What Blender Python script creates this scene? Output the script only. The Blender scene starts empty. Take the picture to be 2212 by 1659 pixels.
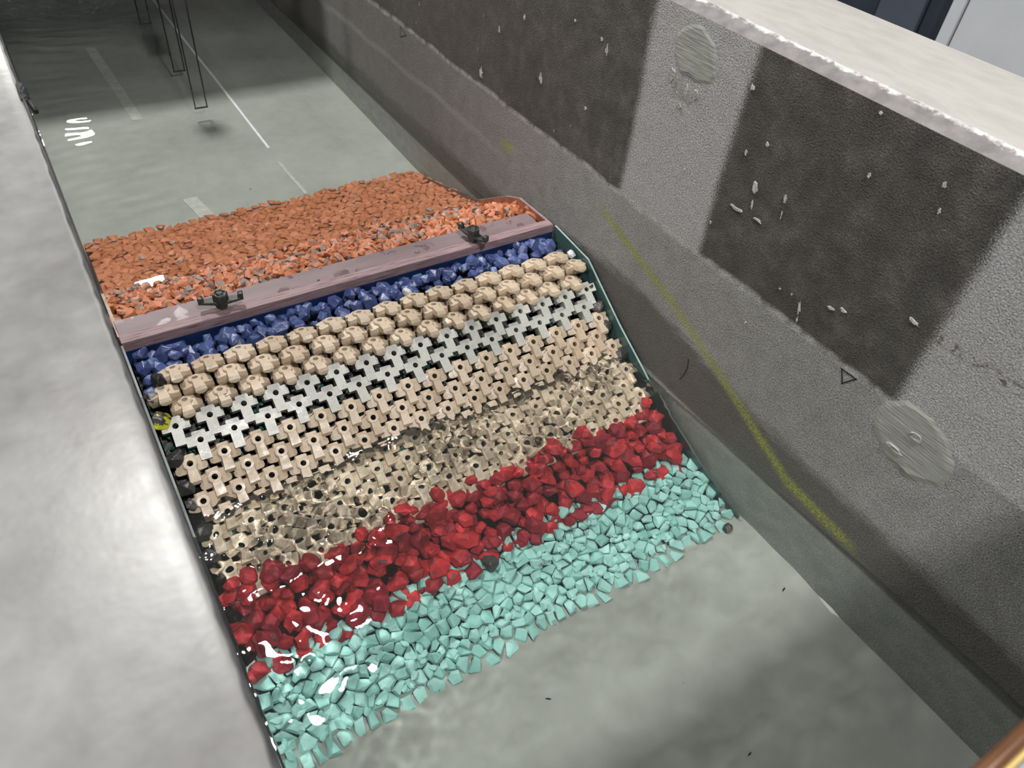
import bpy, bmesh, math, random
import numpy as np
from mathutils import Matrix, Vector, Euler

scene = bpy.context.scene
COL = scene.collection
rnd = random.Random(7)

# ------------------------------------------------------------------ camera
# world: x across the flume (left wall face x=0, right wall face x=1), y along it, z=0 still water
CAM_R = [[0.84380415, -0.3192446, 0.43136694],
         [-0.53009055, -0.62113253, 0.57723339],
         [0.08365739, -0.71573547, -0.69334276]]
cam_data = bpy.data.cameras.new('camera')
cam_data.sensor_width = 36.0
cam_data.lens = 1607.27 / 2212 * 36.0
cam_data.clip_start = 0.01
cam_data.dof.use_dof = True
cam_data.dof.focus_distance = 1.45
cam_data.dof.aperture_fstop = 6.5
cam = bpy.data.objects.new('camera', cam_data)
COL.objects.link(cam)
m4 = Matrix.Identity(4)
for i in range(3):
    m4[i][0] = CAM_R[i][0]
    m4[i][1] = -CAM_R[i][1]
    m4[i][2] = -CAM_R[i][2]
m4[0][3], m4[1][3], m4[2][3] = 0.0, 0.0, 1.081
cam.matrix_world = m4
scene.camera = cam

# ------------------------------------------------------------------ world, exposure
world = bpy.data.worlds.new('hall')
scene.world = world
world.use_nodes = True
bg = world.node_tree.nodes['Background']
bg.inputs[0].default_value = (0.90, 0.95, 1.0, 1)
bg.inputs[1].default_value = 0.36
vs = scene.view_settings
vs.view_transform = 'Standard'
vs.look = 'None'
vs.gamma = 1.0
vs.use_curve_mapping = False
vs.exposure = 0.0
LAMP_POWER = 108.0
ADDED_WALL_POWER = 130.0
LAMPS = [(0.46, -0.9, 3.5), (0.46, 2.9, 3.5), (0.47, 6.55, 3.5), (0.44, 10.0, 3.5)]
ADDED_WALL_LAMPS = [(-3.4, -0.9, 3.5), (-3.4, 2.9, 3.5)]  # added lamps out of view, put in to brighten the right wall

cyc = scene.cycles
cyc.use_adaptive_sampling = True
cyc.adaptive_threshold = 0.1
cyc.adaptive_min_samples = 16
cyc.use_denoising = True
cyc.max_bounces = 8
cyc.diffuse_bounces = 3
cyc.glossy_bounces = 4
cyc.transmission_bounces = 6
cyc.transparent_max_bounces = 8
cyc.caustics_reflective = False
cyc.caustics_refractive = True
cyc.sample_clamp_indirect = 6.0


# ------------------------------------------------------------------ helpers
def link(o, parent=None):
    COL.objects.link(o)
    if parent is not None:
        o.parent = parent
    return o


def tag(o, label=None, cat=None, group=None, kind=None):
    if label:
        o['label'] = label
    if cat:
        o['category'] = cat
    if group:
        o['group'] = group
    if kind:
        o['kind'] = kind
    return o


def obj(name, me, mat=None, parent=None):
    if mat is not None and len(me.materials) == 0:
        me.materials.append(mat)
    return link(bpy.data.objects.new(name, me), parent)


def empty(name, loc=(0, 0, 0), rot=(0, 0, 0)):
    o = bpy.data.objects.new(name, None)
    o.location = loc
    o.rotation_euler = rot
    o.empty_display_size = 0.02
    return link(o)


def mesh_from(verts, faces, name='m', smooth=False):
    me = bpy.data.meshes.new(name)
    me.from_pydata([tuple(map(float, v)) for v in verts], [], [tuple(int(i) for i in f) for f in faces])
    me.update()
    if smooth:
        me.polygons.foreach_set('use_smooth', [True] * len(me.polygons))
    return me


def bm_mesh(bm, name='m', smooth=False):
    me = bpy.data.meshes.new(name)
    bm.to_mesh(me)
    bm.free()
    if smooth:
        me.polygons.foreach_set('use_smooth', [True] * len(me.polygons))
    return me


def bm_box(bm, a, b):
    vs_ = [bm.verts.new((x, y, z)) for x in (a[0], b[0]) for y in (a[1], b[1]) for z in (a[2], b[2])]
    fs = [bm.faces.new([vs_[i] for i in f]) for f in
          ((0, 1, 3, 2), (4, 6, 7, 5), (0, 4, 5, 1), (2, 3, 7, 6), (0, 2, 6, 4), (1, 5, 7, 3))]
    return vs_, fs


def box_mesh(a, b, bevel=0.0, name='m', seg=1):
    bm = bmesh.new()
    bm_box(bm, a, b)
    if bevel:
        bmesh.ops.bevel(bm, geom=bm.edges[:], offset=bevel, segments=seg, profile=0.5, affect='EDGES', clamp_overlap=True)
    bmesh.ops.recalc_face_normals(bm, faces=bm.faces[:])
    return bm_mesh(bm, name)


def bm_hull(bm, pts):
    vs_ = [bm.verts.new(p) for p in pts]
    r = bmesh.ops.convex_hull(bm, input=vs_)
    dead = [e for e in r['geom_interior'] if isinstance(e, bmesh.types.BMVert)]
    if dead:
        bmesh.ops.delete(bm, geom=dead, context='VERTS')


def bm_cyl(bm, c, r, z0, z1, n=16, r2=None):
    r2 = r if r2 is None else r2
    lo = [bm.verts.new((c[0] + r * math.cos(2 * math.pi * k / n), c[1] + r * math.sin(2 * math.pi * k / n), z0)) for k in range(n)]
    hi = [bm.verts.new((c[0] + r2 * math.cos(2 * math.pi * k / n), c[1] + r2 * math.sin(2 * math.pi * k / n), z1)) for k in range(n)]
    for k in range(n):
        bm.faces.new((lo[k], lo[(k + 1) % n], hi[(k + 1) % n], hi[k]))
    bm.faces.new(lo[::-1])
    bm.faces.new(hi)


def tube_mesh(p0, p1, r, n=10, name='rod', smooth=True):
    p0, p1 = Vector(p0), Vector(p1)
    d = (p1 - p0)
    q = d.to_track_quat('Z', 'Y')
    vs_, fs = [], []
    for e in (p0, p1):
        for k in range(n):
            a = 2 * math.pi * k / n
            vs_.append(e + q @ Vector((r * math.cos(a), r * math.sin(a), 0)))
    for k in range(n):
        fs.append((k, (k + 1) % n, n + (k + 1) % n, n + k))
    fs.append(tuple(range(n))[::-1])
    fs.append(tuple(range(n, 2 * n)))
    me = mesh_from(vs_, fs, name)
    if smooth:
        for p in me.polygons[:n]:
            p.use_smooth = True
    return me


def profile_mesh(poly_yz, x0, x1, name='m'):
    """extrude a (y,z) polygon across x"""
    n = len(poly_yz)
    vs_ = [(x0, y, z) for y, z in poly_yz] + [(x1, y, z) for y, z in poly_yz]
    bm = bmesh.new()
    b = [bm.verts.new(v) for v in vs_]
    bm.faces.new(b[:n])
    bm.faces.new(b[n:][::-1])
    for k in range(n):
        bm.faces.new((b[k], b[n + k], b[n + (k + 1) % n], b[(k + 1) % n]))
    bmesh.ops.recalc_face_normals(bm, faces=bm.faces[:])
    return bm_mesh(bm, name)


def lerp_pts(pts, t):
    """piecewise linear z(y) from sorted (y,z) points"""
    return float(np.interp(t, [p[0] for p in pts], [p[1] for p in pts]))


# ------------------------------------------------------------------ node helper
class Nodes:
    def __init__(self, name):
        self.m = bpy.data.materials.new(name)
        self.m.use_nodes = True
        self.t = self.m.node_tree
        self.bsdf = self.t.nodes['Principled BSDF']
        self.out = self.t.nodes['Material Output']
        self.tc = self.t.nodes.new('ShaderNodeTexCoord')
        self.obj = self.tc.outputs['Object']

    def _set(self, sock, v):
        if isinstance(v, bpy.types.NodeSocket):
            self.t.links.new(v, sock)
        elif isinstance(v, (tuple, list)) and len(v) == 3 and sock.type == 'RGBA':
            sock.default_value = (*v, 1)
        else:
            sock.default_value = v

    def math(self, op, a, b=0.0, c=0.0, clamp=False):
        n = self.t.nodes.new('ShaderNodeMath')
        n.operation = op
        n.use_clamp = clamp
        for s, v in zip(n.inputs, (a, b, c)):
            self._set(s, v)
        return n.outputs[0]

    def sep(self, v):
        n = self.t.nodes.new('ShaderNodeSeparateXYZ')
        self._set(n.inputs[0], v)
        return n.outputs

    def scale(self, v, s):
        n = self.t.nodes.new('ShaderNodeMapping')
        self._set(n.inputs['Vector'], v)
        n.inputs['Scale'].default_value = s
        return n.outputs[0]

    def noise(self, scale, detail=3.0, rough=0.55, vec=None, dist=0.0):
        n = self.t.nodes.new('ShaderNodeTexNoise')
        n.inputs['Scale'].default_value = scale
        n.inputs['Detail'].default_value = detail
        n.inputs['Roughness'].default_value = rough
        n.inputs['Distortion'].default_value = dist
        self._set(n.inputs['Vector'], vec if vec is not None else self.obj)
        return n.outputs['Fac']

    def voronoi(self, scale, vec=None, feature='F1', out='Distance'):
        n = self.t.nodes.new('ShaderNodeTexVoronoi')
        n.feature = feature
        n.inputs['Scale'].default_value = scale
        self._set(n.inputs['Vector'], vec if vec is not None else self.obj)
        return n.outputs[out]

    def ramp(self, v, stops, interp='LINEAR'):
        n = self.t.nodes.new('ShaderNodeValToRGB')
        n.color_ramp.interpolation = interp
        els = n.color_ramp.elements
        while len(els) < len(stops):
            els.new(0.5)
        for e, (p, c) in zip(els, stops):
            e.position = p
            e.color = (*c, 1) if len(c) == 3 else c
        self._set(n.inputs[0], v)
        return n.outputs[0]

    def step(self, v, lo, hi):
        """smooth 0..1 between lo and hi"""
        n = self.t.nodes.new('ShaderNodeMapRange')
        n.interpolation_type = 'SMOOTHSTEP'
        self._set(n.inputs['Value'], v)
        n.inputs['From Min'].default_value = lo
        n.inputs['From Max'].default_value = hi
        return n.outputs[0]

    def lin(self, v, a, b, c, d):
        n = self.t.nodes.new('ShaderNodeMapRange')
        self._set(n.inputs['Value'], v)
        for k, x in zip(('From Min', 'From Max', 'To Min', 'To Max'), (a, b, c, d)):
            n.inputs[k].default_value = x
        return n.outputs[0]

    def mix(self, f, a, b, blend='MIX'):
        n = self.t.nodes.new('ShaderNodeMix')
        n.data_type = 'RGBA'
        n.blend_type = blend
        self._set(n.inputs[0], f)
        self._set(n.inputs[6], a)
        self._set(n.inputs[7], b)
        return n.outputs[2]

    def curve(self, v, pts):
        n = self.t.nodes.new('ShaderNodeFloatCurve')
        c = n.mapping.curves[0]
        while len(c.points) < len(pts):
            c.points.new(0.5, 0.5)
        for p, (x, y) in zip(c.points, pts):
            p.location = (x, y)
            p.handle_type = 'VECTOR'
        n.mapping.update()
        self._set(n.inputs['Value'], v)
        return n.outputs[0]

    def bump(self, h, strength=0.4, dist=0.002, normal=None):
        n = self.t.nodes.new('ShaderNodeBump')
        n.inputs['Strength'].default_value = strength
        n.inputs['Distance'].default_value = dist
        self._set(n.inputs['Height'], h)
        if normal is not None:
            self._set(n.inputs['Normal'], normal)
        self._set(self.bsdf.inputs['Normal'], n.outputs[0])
        return n.outputs[0]

    def attr(self, name):
        n = self.t.nodes.new('ShaderNodeAttribute')
        n.attribute_name = name
        return n.outputs['Fac']

    def rand(self):
        n = self.t.nodes.new('ShaderNodeObjectInfo')
        return n.outputs['Random']

    def col(self, c):
        self._set(self.bsdf.inputs['Base Color'], c)

    def p(self, **kw):
        for k, v in kw.items():
            self._set(self.bsdf.inputs['Specular IOR Level' if k == 'specular_ior_level' else k.title()], v)
        return self


def simple(name, c, rough=0.5, metallic=0.0, nscale=0, namt=0.15, bump=0.0, bscale=200):
    n = Nodes(name)
    if nscale:
        f = n.noise(nscale)
        n.col(n.ramp(f, [(0.3, tuple(x * (1 - namt) for x in c)), (0.7, tuple(min(1, x * (1 + namt)) for x in c))]))
    else:
        n.col(c)
    n.p(roughness=rough, metallic=metallic)
    if bump:
        n.bump(n.noise(bscale, 2), bump, 0.001)
    return n.m


# ------------------------------------------------------------------ materials: setting
def mat_wall_right():
    n = Nodes('cement_wall')
    _, y, z = n.sep(n.obj)
    big = n.noise(3.0, 4)
    mid = n.noise(22.0, 4, 0.6)
    grain = n.noise(420.0, 2, 0.7)
    wob = n.math('MULTIPLY', n.math('SUBTRACT', n.noise(5.0, 2), 0.5), 0.035)
    zz = n.math('ADD', z, wob)
    base = n.ramp(n.math('MULTIPLY_ADD', mid, 0.55, n.math('MULTIPLY', big, 0.5)),
                  [(0.28, (0.275, 0.27, 0.255)), (0.75, (0.455, 0.45, 0.44))])
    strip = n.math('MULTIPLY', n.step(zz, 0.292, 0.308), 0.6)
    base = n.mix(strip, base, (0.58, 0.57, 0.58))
    # two large darker panels above the residue line
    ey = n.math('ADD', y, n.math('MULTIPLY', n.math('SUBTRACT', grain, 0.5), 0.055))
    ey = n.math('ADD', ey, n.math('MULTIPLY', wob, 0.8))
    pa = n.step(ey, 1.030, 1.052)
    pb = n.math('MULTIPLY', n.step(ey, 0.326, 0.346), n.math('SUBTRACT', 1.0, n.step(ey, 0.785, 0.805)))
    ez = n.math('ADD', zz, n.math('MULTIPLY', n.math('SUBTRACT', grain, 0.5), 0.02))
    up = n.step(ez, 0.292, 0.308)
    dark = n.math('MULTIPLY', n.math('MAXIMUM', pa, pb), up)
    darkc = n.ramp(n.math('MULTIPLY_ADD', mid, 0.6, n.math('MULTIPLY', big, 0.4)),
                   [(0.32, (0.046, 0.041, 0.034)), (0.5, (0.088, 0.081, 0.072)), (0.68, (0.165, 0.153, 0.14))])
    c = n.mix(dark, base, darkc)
    # the far stretch of the wall is browner and darker
    far = n.step(n.math('ADD', y, n.math('MULTIPLY', n.math('SUBTRACT', big, 0.5), 0.8)), 1.05, 2.0)
    c = n.mix(n.math('MULTIPLY', far, 0.62), c, (0.10, 0.088, 0.078))
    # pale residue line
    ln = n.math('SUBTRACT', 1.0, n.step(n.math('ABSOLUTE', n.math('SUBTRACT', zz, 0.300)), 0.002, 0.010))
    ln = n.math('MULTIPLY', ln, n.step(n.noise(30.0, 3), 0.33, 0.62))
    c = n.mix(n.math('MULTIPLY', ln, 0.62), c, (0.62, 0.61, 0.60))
    # a second fainter one, far away
    ln2 = n.math('SUBTRACT', 1.0, n.step(n.math('ABSOLUTE', n.math('SUBTRACT', zz, 0.17)), 0.002, 0.016))
    c = n.mix(n.math('MULTIPLY', n.math('MULTIPLY', ln2, 0.25), n.step(y, 1.3, 1.7)), c, (0.5, 0.49, 0.47))
    # brown scraped rub line on the dark panel
    rub = n.math('SUBTRACT', 1.0, n.step(n.math('ABSOLUTE', n.math('SUBTRACT', zz, 0.435)), 0.003, 0.011))
    rub = n.math('MULTIPLY', rub, n.math('MULTIPLY', n.step(y, 0.10, 0.14), n.math('SUBTRACT', 1.0, n.step(y, 0.45, 0.5))))
    rub = n.math('MULTIPLY', rub, n.step(n.noise(90.0, 3), 0.5, 0.6))
    c = n.mix(n.math('MULTIPLY', rub, 0.8), c, (0.10, 0.07, 0.04))
    # damp, algae-darkened band above the water
    lim = n.curve(n.lin(y, 0.0, 2.0, 0.0, 1.0), [(0.0, 0.36), (0.2, 0.37), (0.3, 0.42), (0.45, 0.62), (0.58, 0.55), (0.66, 0.30), (1.0, 0.26)])
    lim = n.lin(lim, 0.0, 1.0, -0.02, 0.22)
    dz = n.math('SUBTRACT', z, lim)
    dz = n.math('ADD', dz, n.math('MULTIPLY', wob, 0.4))
    dz = n.math('ADD', dz, n.math('MULTIPLY', n.math('SUBTRACT', n.noise(60.0, 4, 0.7, n.scale(n.obj, (1, 0.25, 1))), 0.5), 0.05))
    damp = n.math('SUBTRACT', 1.0, n.step(dz, -0.022, 0.018))
    c = n.mix(n.math('MULTIPLY', damp, 0.84), c, (0.068, 0.062, 0.050))
    low = n.math('SUBTRACT', 1.0, n.step(z, -0.05, -0.035))
    c = n.mix(low, c, n.ramp(mid, [(0.3, (0.34, 0.36, 0.34)), (0.7, (0.48, 0.50, 0.48))]))
    # slanting streak of green algae
    g = n.curve(n.lin(y, 0.2, 1.2, 0.0, 1.0), [(0.0, 0.10), (0.07, 0.143), (0.228, 0.177), (0.38, 0.39), (0.623, 0.703), (0.90, 0.96), (1.0, 1.0)])
    g = n.lin(g, 0.0, 1.0, -0.05, 0.25)
    gw = n.math('ABSOLUTE', n.math('SUBTRACT', n.math('ADD', z, n.math('MULTIPLY', wob, 0.2)), g))
    gm = n.math('SUBTRACT', 1.0, n.step(gw, 0.003, 0.019))
    gm = n.math('MULTIPLY', gm, n.math('MULTIPLY', n.step(y, 0.24, 0.30), n.math('SUBTRACT', 1.0, n.step(y, 1.06, 1.11))))
    gm = n.math('MULTIPLY', gm, n.step(n.noise(150.0, 3, 0.7), 0.30, 0.60))
    sy = n.math('SUBTRACT', y, 1.47)
    sz = n.math('SUBTRACT', z, 0.200)
    sp = n.math('SQRT', n.math('ADD', n.math('MULTIPLY', sy, sy), n.math('MULTIPLY', n.math('MULTIPLY', sz, sz), 4.0)))
    gs = n.math('SUBTRACT', 1.0, n.step(n.math('ADD', sp, n.math('MULTIPLY', n.math('SUBTRACT', mid, 0.5), 0.05)), 0.012, 0.040))
    gm = n.math('MAXIMUM', n.math('MULTIPLY', gm, 0.78), n.math('MULTIPLY', gs, 0.6))
    c = n.mix(gm, c, (0.36, 0.40, 0.04))
    # little white lime drips on the upper wall
    vv = n.scale(n.obj, (1.0, 1.0, 0.32))
    vd = n.voronoi(46.0, vv)
    dr = n.math('SUBTRACT', 1.0, n.step(vd, 0.05, 0.11))
    dr = n.math('MULTIPLY', dr, n.math('MULTIPLY', n.step(z, 0.27, 0.33), n.step(n.noise(9.0, 2), 0.50, 0.62)))
    dr = n.math('MULTIPLY', dr, n.step(y, 0.95, 1.15))
    c = n.mix(n.math('MULTIPLY', dr, 0.8), c, (0.55, 0.54, 0.50))
    c = n.mix(1.0, c, n.ramp(n.noise(330.0, 2, 0.6), [(0.32, (0.62, 0.62, 0.62)), (0.5, (0.95, 0.95, 0.95)), (0.70, (1.35, 1.35, 1.35))]), 'MULTIPLY')
    n.col(c)
    n.p(roughness=n.math('SUBTRACT', 0.78, n.math('MULTIPLY', damp, 0.25)))
    h = n.math('ADD', n.math('MULTIPLY', n.noise(270.0, 3, 0.65, n.scale(n.obj, (1, 1, 1.25)), 0.15), 1.0), n.math('MULTIPLY', mid, 1.2))
    h = n.math('MULTIPLY', h, n.math('SUBTRACT', 1.0, n.math('MULTIPLY', damp, 0.4)))
    n.bump(h, 1.0, 0.009)
    return n.m


def mat_chamfer():
    n = Nodes('wall_chamfer')
    _, y, z = n.sep(n.obj)
    mid = n.noise(40.0, 4)
    c = n.ramp(mid, [(0.3, (0.18, 0.168, 0.167)), (0.7, (0.29, 0.272, 0.272))])
    e = n.math('ADD', z, n.math('MULTIPLY', n.math('SUBTRACT', n.noise(70.0, 4, 0.7), 0.5), 0.012))
    c = n.mix(n.math('MULTIPLY', n.step(e, 0.6955, 0.6985), n.step(n.noise(22.0, 3, 0.7), 0.36, 0.56)), c, (0.74, 0.73, 0.73))
    n.col(c)
    n.p(roughness=0.8)
    n.bump(n.noise(180.0, 4, 0.65), 0.7, 0.004)
    return n.m


def mat_wall_top():
    n = Nodes('painted_wall_top')
    x, y, z = n.sep(n.obj)
    f = n.noise(14.0, 4, 0.6, n.scale(n.obj, (3, 1, 1)))
    c = n.ramp(f, [(0.3, (0.43, 0.415, 0.39)), (0.6, (0.50, 0.485, 0.455))])
    e = n.math('ADD', x, n.math('MULTIPLY', n.math('SUBTRACT', n.noise(60.0, 4, 0.7), 0.5), 0.03))
    c = n.mix(n.math('SUBTRACT', 1.0, n.step(e, 1.027, 1.034)), c, (0.66, 0.66, 0.66))
    sp = n.math('SUBTRACT', 1.0, n.step(n.voronoi(28.0), 0.03, 0.06))
    c = n.mix(n.math('MULTIPLY', sp, n.math('MULTIPLY', n.step(n.noise(11.0), 0.55, 0.62), 0.5)), c, (0.3, 0.25, 0.2))
    n.col(c)
    n.p(roughness=0.55)
    n.bump(n.noise(90.0, 3), 0.15, 0.002)
    return n.m


def mat_wall_left():
    n = Nodes('sealed_cement')
    a = n.noise(7.0, 4, 0.55, n.scale(n.obj, (1.0, 0.8, 1.0)), 0.8)
    b = n.noise(38.0, 4, 0.6, dist=0.3)
    f = n.math('ADD', n.math('MULTIPLY', a, 0.65), n.math('MULTIPLY', b, 0.35))
    c = n.ramp(f, [(0.32, (0.18, 0.176, 0.172)), (0.5, (0.235, 0.231, 0.227)), (0.68, (0.30, 0.297, 0.294))])
    n.col(c)
    n.p(roughness=n.lin(b, 0.3, 0.7, 0.31, 0.39), specular_ior_level=0.55)
    n.bump(n.math('ADD', n.noise(26.0, 3), n.math('MULTIPLY', n.noise(120.0, 3), 0.25)), 0.10, 0.004)
    return n.m


def mat_floor():
    n = Nodes('flume_floor')
    a = n.noise(4.0, 4, 0.55)
    b = n.noise(30.0, 4)
    f = n.math('ADD', n.math('MULTIPLY', a, 0.7), n.math('MULTIPLY', b, 0.3))
    c = n.ramp(f, [(0.3, (0.225, 0.238, 0.222)), (0.7, (0.325, 0.34, 0.318))])
    d = n.math('SUBTRACT', 1.0, n.step(n.voronoi(7.0, n.scale(n.obj, (1, 1, 1))), 0.015, 0.035))
    c = n.mix(n.math('MULTIPLY', d, n.math('MULTIPLY', n.step(n.noise(3.1), 0.5, 0.56), 0.8)), c, (0.05, 0.06, 0.05))
    n.col(c)
    n.p(roughness=0.8)
    return n.m


# ------------------------------------------------------------------ setting
Y0, Y1 = -1.2, 7.0
M_FLOOR = mat_floor()
floor = obj('floor', box_mesh((-0.3, Y0, -0.32), (1.3, Y1, -0.25)), M_FLOOR)
tag(floor, 'grey cement bed of the flume seen through the water', 'floor', kind='structure')

lp = [(0.0, -0.40), (0.0, 0.6835), (-0.004, 0.6846), (-0.015, 0.6854), (-0.030, 0.6863), (-0.055, 0.6874), (-0.085, 0.6882), (-0.12, 0.6886), (-0.45, 0.6888), (-0.45, -0.40)]
kl = len(lp)
mel = mesh_from([(x, yy, z) for yy in (Y0, Y1) for x, z in lp],
                [(i, (i + 1) % kl, kl + (i + 1) % kl, kl + i) for i in range(kl)] + [tuple(range(kl))[::-1], tuple(range(kl, 2 * kl))], 'wall_left')
for i in range(2, 8):
    mel.polygons[i].use_smooth = True
bmx = bmesh.new(); bmx.from_mesh(mel); bmesh.ops.recalc_face_normals(bmx, faces=bmx.faces[:]); bmx.to_mesh(mel); bmx.free()
wl = obj('wall_left', mel, mat_wall_left())
tag(wl, 'smooth pale sealed cement wall in the left foreground', 'wall', kind='structure')

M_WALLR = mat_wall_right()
prof = [(1.0, -0.40), (1.0, 0.686), (1.030, 0.699), (1.28, 0.699), (1.28, -0.40)]
vsr, fsr = [], []
for yy in (Y0, Y1):
    vsr += [(x, yy, z) for x, z in prof]
k = len(prof)
for i in range(k):
    fsr.append((i, (i + 1) % k, k + (i + 1) % k, k + i))
fsr += [tuple(range(k))[::-1], tuple(range(k, 2 * k))]
mer = mesh_from(vsr, fsr, 'wall_right')
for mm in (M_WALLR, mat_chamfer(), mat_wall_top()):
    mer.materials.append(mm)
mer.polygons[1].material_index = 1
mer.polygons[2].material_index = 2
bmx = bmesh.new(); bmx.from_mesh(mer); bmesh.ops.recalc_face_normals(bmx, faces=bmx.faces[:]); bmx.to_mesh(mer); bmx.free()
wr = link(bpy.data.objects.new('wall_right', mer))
tag(wr, 'rough grey cement wall with dark panels and a cream painted top', 'wall', kind='structure')

# thin dark sealant bead along the inner edge of the left wall
M_SEAL = simple('dark_sealant', (0.035, 0.036, 0.038), 0.45, nscale=60, namt=0.5, bump=0.6, bscale=120)
bm = bmesh.new()
N = 220
prev = None
for i in range(N + 1):
    yy = 0.1 + (4.5 - 0.1) * (i / N) ** 1.5
    wv = 0.0014 + 0.0010 * math.sin(i * 1.7) * math.sin(i * 0.61) + rnd.uniform(-0.0006, 0.0006)
    ring = [bm.verts.new(p) for p in ((-wv, yy, 0.685), (-wv * 0.6, yy, 0.6885), (0.0012, yy, 0.688), (0.0018, yy, 0.683), (0.0, yy, 0.678))]
    if prev:
        for q in range(5):
            bm.faces.new((prev[q], prev[(q + 1) % 5], ring[(q + 1) % 5], ring[q]))
    prev = ring
bmesh.ops.recalc_face_normals(bm, faces=bm.faces[:])
tr = obj('trim_1', bm_mesh(bm, 'trim', True), M_SEAL)
tag(tr, 'dark ragged sealant bead along the left wall edge', 'trim', kind='structure')

# thin pale strips along the bed (parts of the floor)
M_STRIP = simple('white_strip', (0.70, 0.72, 0.77), 0.5, nscale=60, namt=0.08)
M_STRIP2 = simple('pale_strip', (0.37, 0.38, 0.36), 0.6, nscale=60, namt=0.12)
for nm, xa, ya, xb, yb, w, m_ in (('white_line', 0.597, 4.2, 0.620, 2.292, 0.008, M_STRIP),
                                  ('white_line', 0.618, 2.20, 0.632, 1.99, 0.011, M_STRIP2),
                                  ('pale_strip', 0.272, 3.25, 0.297, 2.62, 0.034, M_STRIP2),
                                  ('pale_strip', 0.318, 2.10, 0.335, 1.99, 0.040, M_STRIP2)):
    seg = 10
    vv, ff = [], []
    for i in range(seg + 1):
        t = i / seg
        cx = xa + (xb - xa) * t + rnd.uniform(-1, 1) * 0.0012
        cy = ya + (yb - ya) * t
        vv += [(cx - w / 2, cy, -0.2495), (cx + w / 2, cy, -0.2495), (cx - w / 2, cy, -0.2475), (cx + w / 2, cy, -0.2475)]
        if i:
            a, b = (i - 1) * 4, i * 4
            ff += [(a + 2, a + 3, b + 3, b + 2), (a, a + 2, b + 2, b), (a + 1, b + 1, b + 3, a + 3)]
    obj(nm, mesh_from(vv, ff), m_, floor)


M_CHIP = simple('white_chip', (0.75, 0.76, 0.74), 0.5)
bm = bmesh.new()
bm_hull(bm, [(0.9995, 0.262, -0.2495), (0.9995, 0.205, -0.2495), (0.993, 0.222, -0.2498), (0.996, 0.250, -0.2498), (0.999, 0.225, -0.243), (0.999, 0.250, -0.245)])
obj('sealant_chip', bm_mesh(bm), M_CHIP, floor)
M_LEAF = simple('dark_fleck', (0.03, 0.035, 0.03), 0.6)
for (x, y, a, l_, lab) in ((0.950, 0.306, 0.4, 0.007, 'tiny dark fleck on the pale bed near the right wall'),
                           (0.430, 0.363, -0.6, 0.006, 'tiny dark fleck on the bed just off the turquoise stones'),
                           (0.669, 0.117, 0.2, 0.006, 'tiny dark fleck on the bed at the bottom of the frame')):
    bm = bmesh.new()
    bm_hull(bm, [(-l_, 0, 0), (-0.3 * l_, 0.28 * l_, 0.0004), (0.5 * l_, 0.2 * l_, 0.001), (l_, -0.05 * l_, 0), (0.2 * l_, -0.25 * l_, 0.0003), (0, 0, 0.0018)])
    o = obj('dark_fleck', bm_mesh(bm), M_LEAF)
    o.location, o.rotation_euler = (x, y, -0.2499), (0, 0, a)
    tag(o, lab, 'debris', 'dark flecks on the bed')

# ------------------------------------------------------------------ wall details (parts of wall_right)
def wall_blob(name, y, z, w, h, mat, lean=0.0, thick=0.002, n=9, jag=0.3, seed=0):
    r = random.Random(seed)
    pts = []
    for k_ in range(n):
        a = 2 * math.pi * k_ / n
        q = 1 + r.uniform(-jag, jag)
        dy, dz = 0.5 * w * math.cos(a) * q, 0.5 * h * math.sin(a) * q
        pts.append((y + dy + lean * dz, z + dz))
    vv = [(1.0005, a, b) for a, b in pts] + [(1.0 - thick * r.uniform(0.5, 1.1), y + (a - y) * 0.86, z + (b - z) * 0.86) for a, b in pts]
    ff = [(k_, (k_ + 1) % n, n + (k_ + 1) % n, n + k_) for k_ in range(n)] + [tuple(range(n, 2 * n))]
    bm_ = bmesh.new()
    me_ = mesh_from(vv, ff)
    bm_.from_mesh(me_)
    bmesh.ops.recalc_face_normals(bm_, faces=bm_.faces[:])
    bm_.to_mesh(me_)
    bm_.free()
    return obj(name, me_, mat, wr)


M_FLAKE = simple('lime_flake', (0.42, 0.415, 0.40), 0.7, nscale=250, namt=0.35, bump=0.7, bscale=400)


def mat_patch():
    n = Nodes('trowelled_patch')
    v = n.scale(n.obj, (1, 0.35, 4.5))
    f = n.noise(60.0, 4, 0.6, v)
    n.col(n.ramp(f, [(0.3, (0.23, 0.235, 0.21)), (0.7, (0.36, 0.365, 0.335))]))
    n.p(roughness=0.75)
    n.bump(f, 0.6, 0.003)
    return n.m


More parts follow.
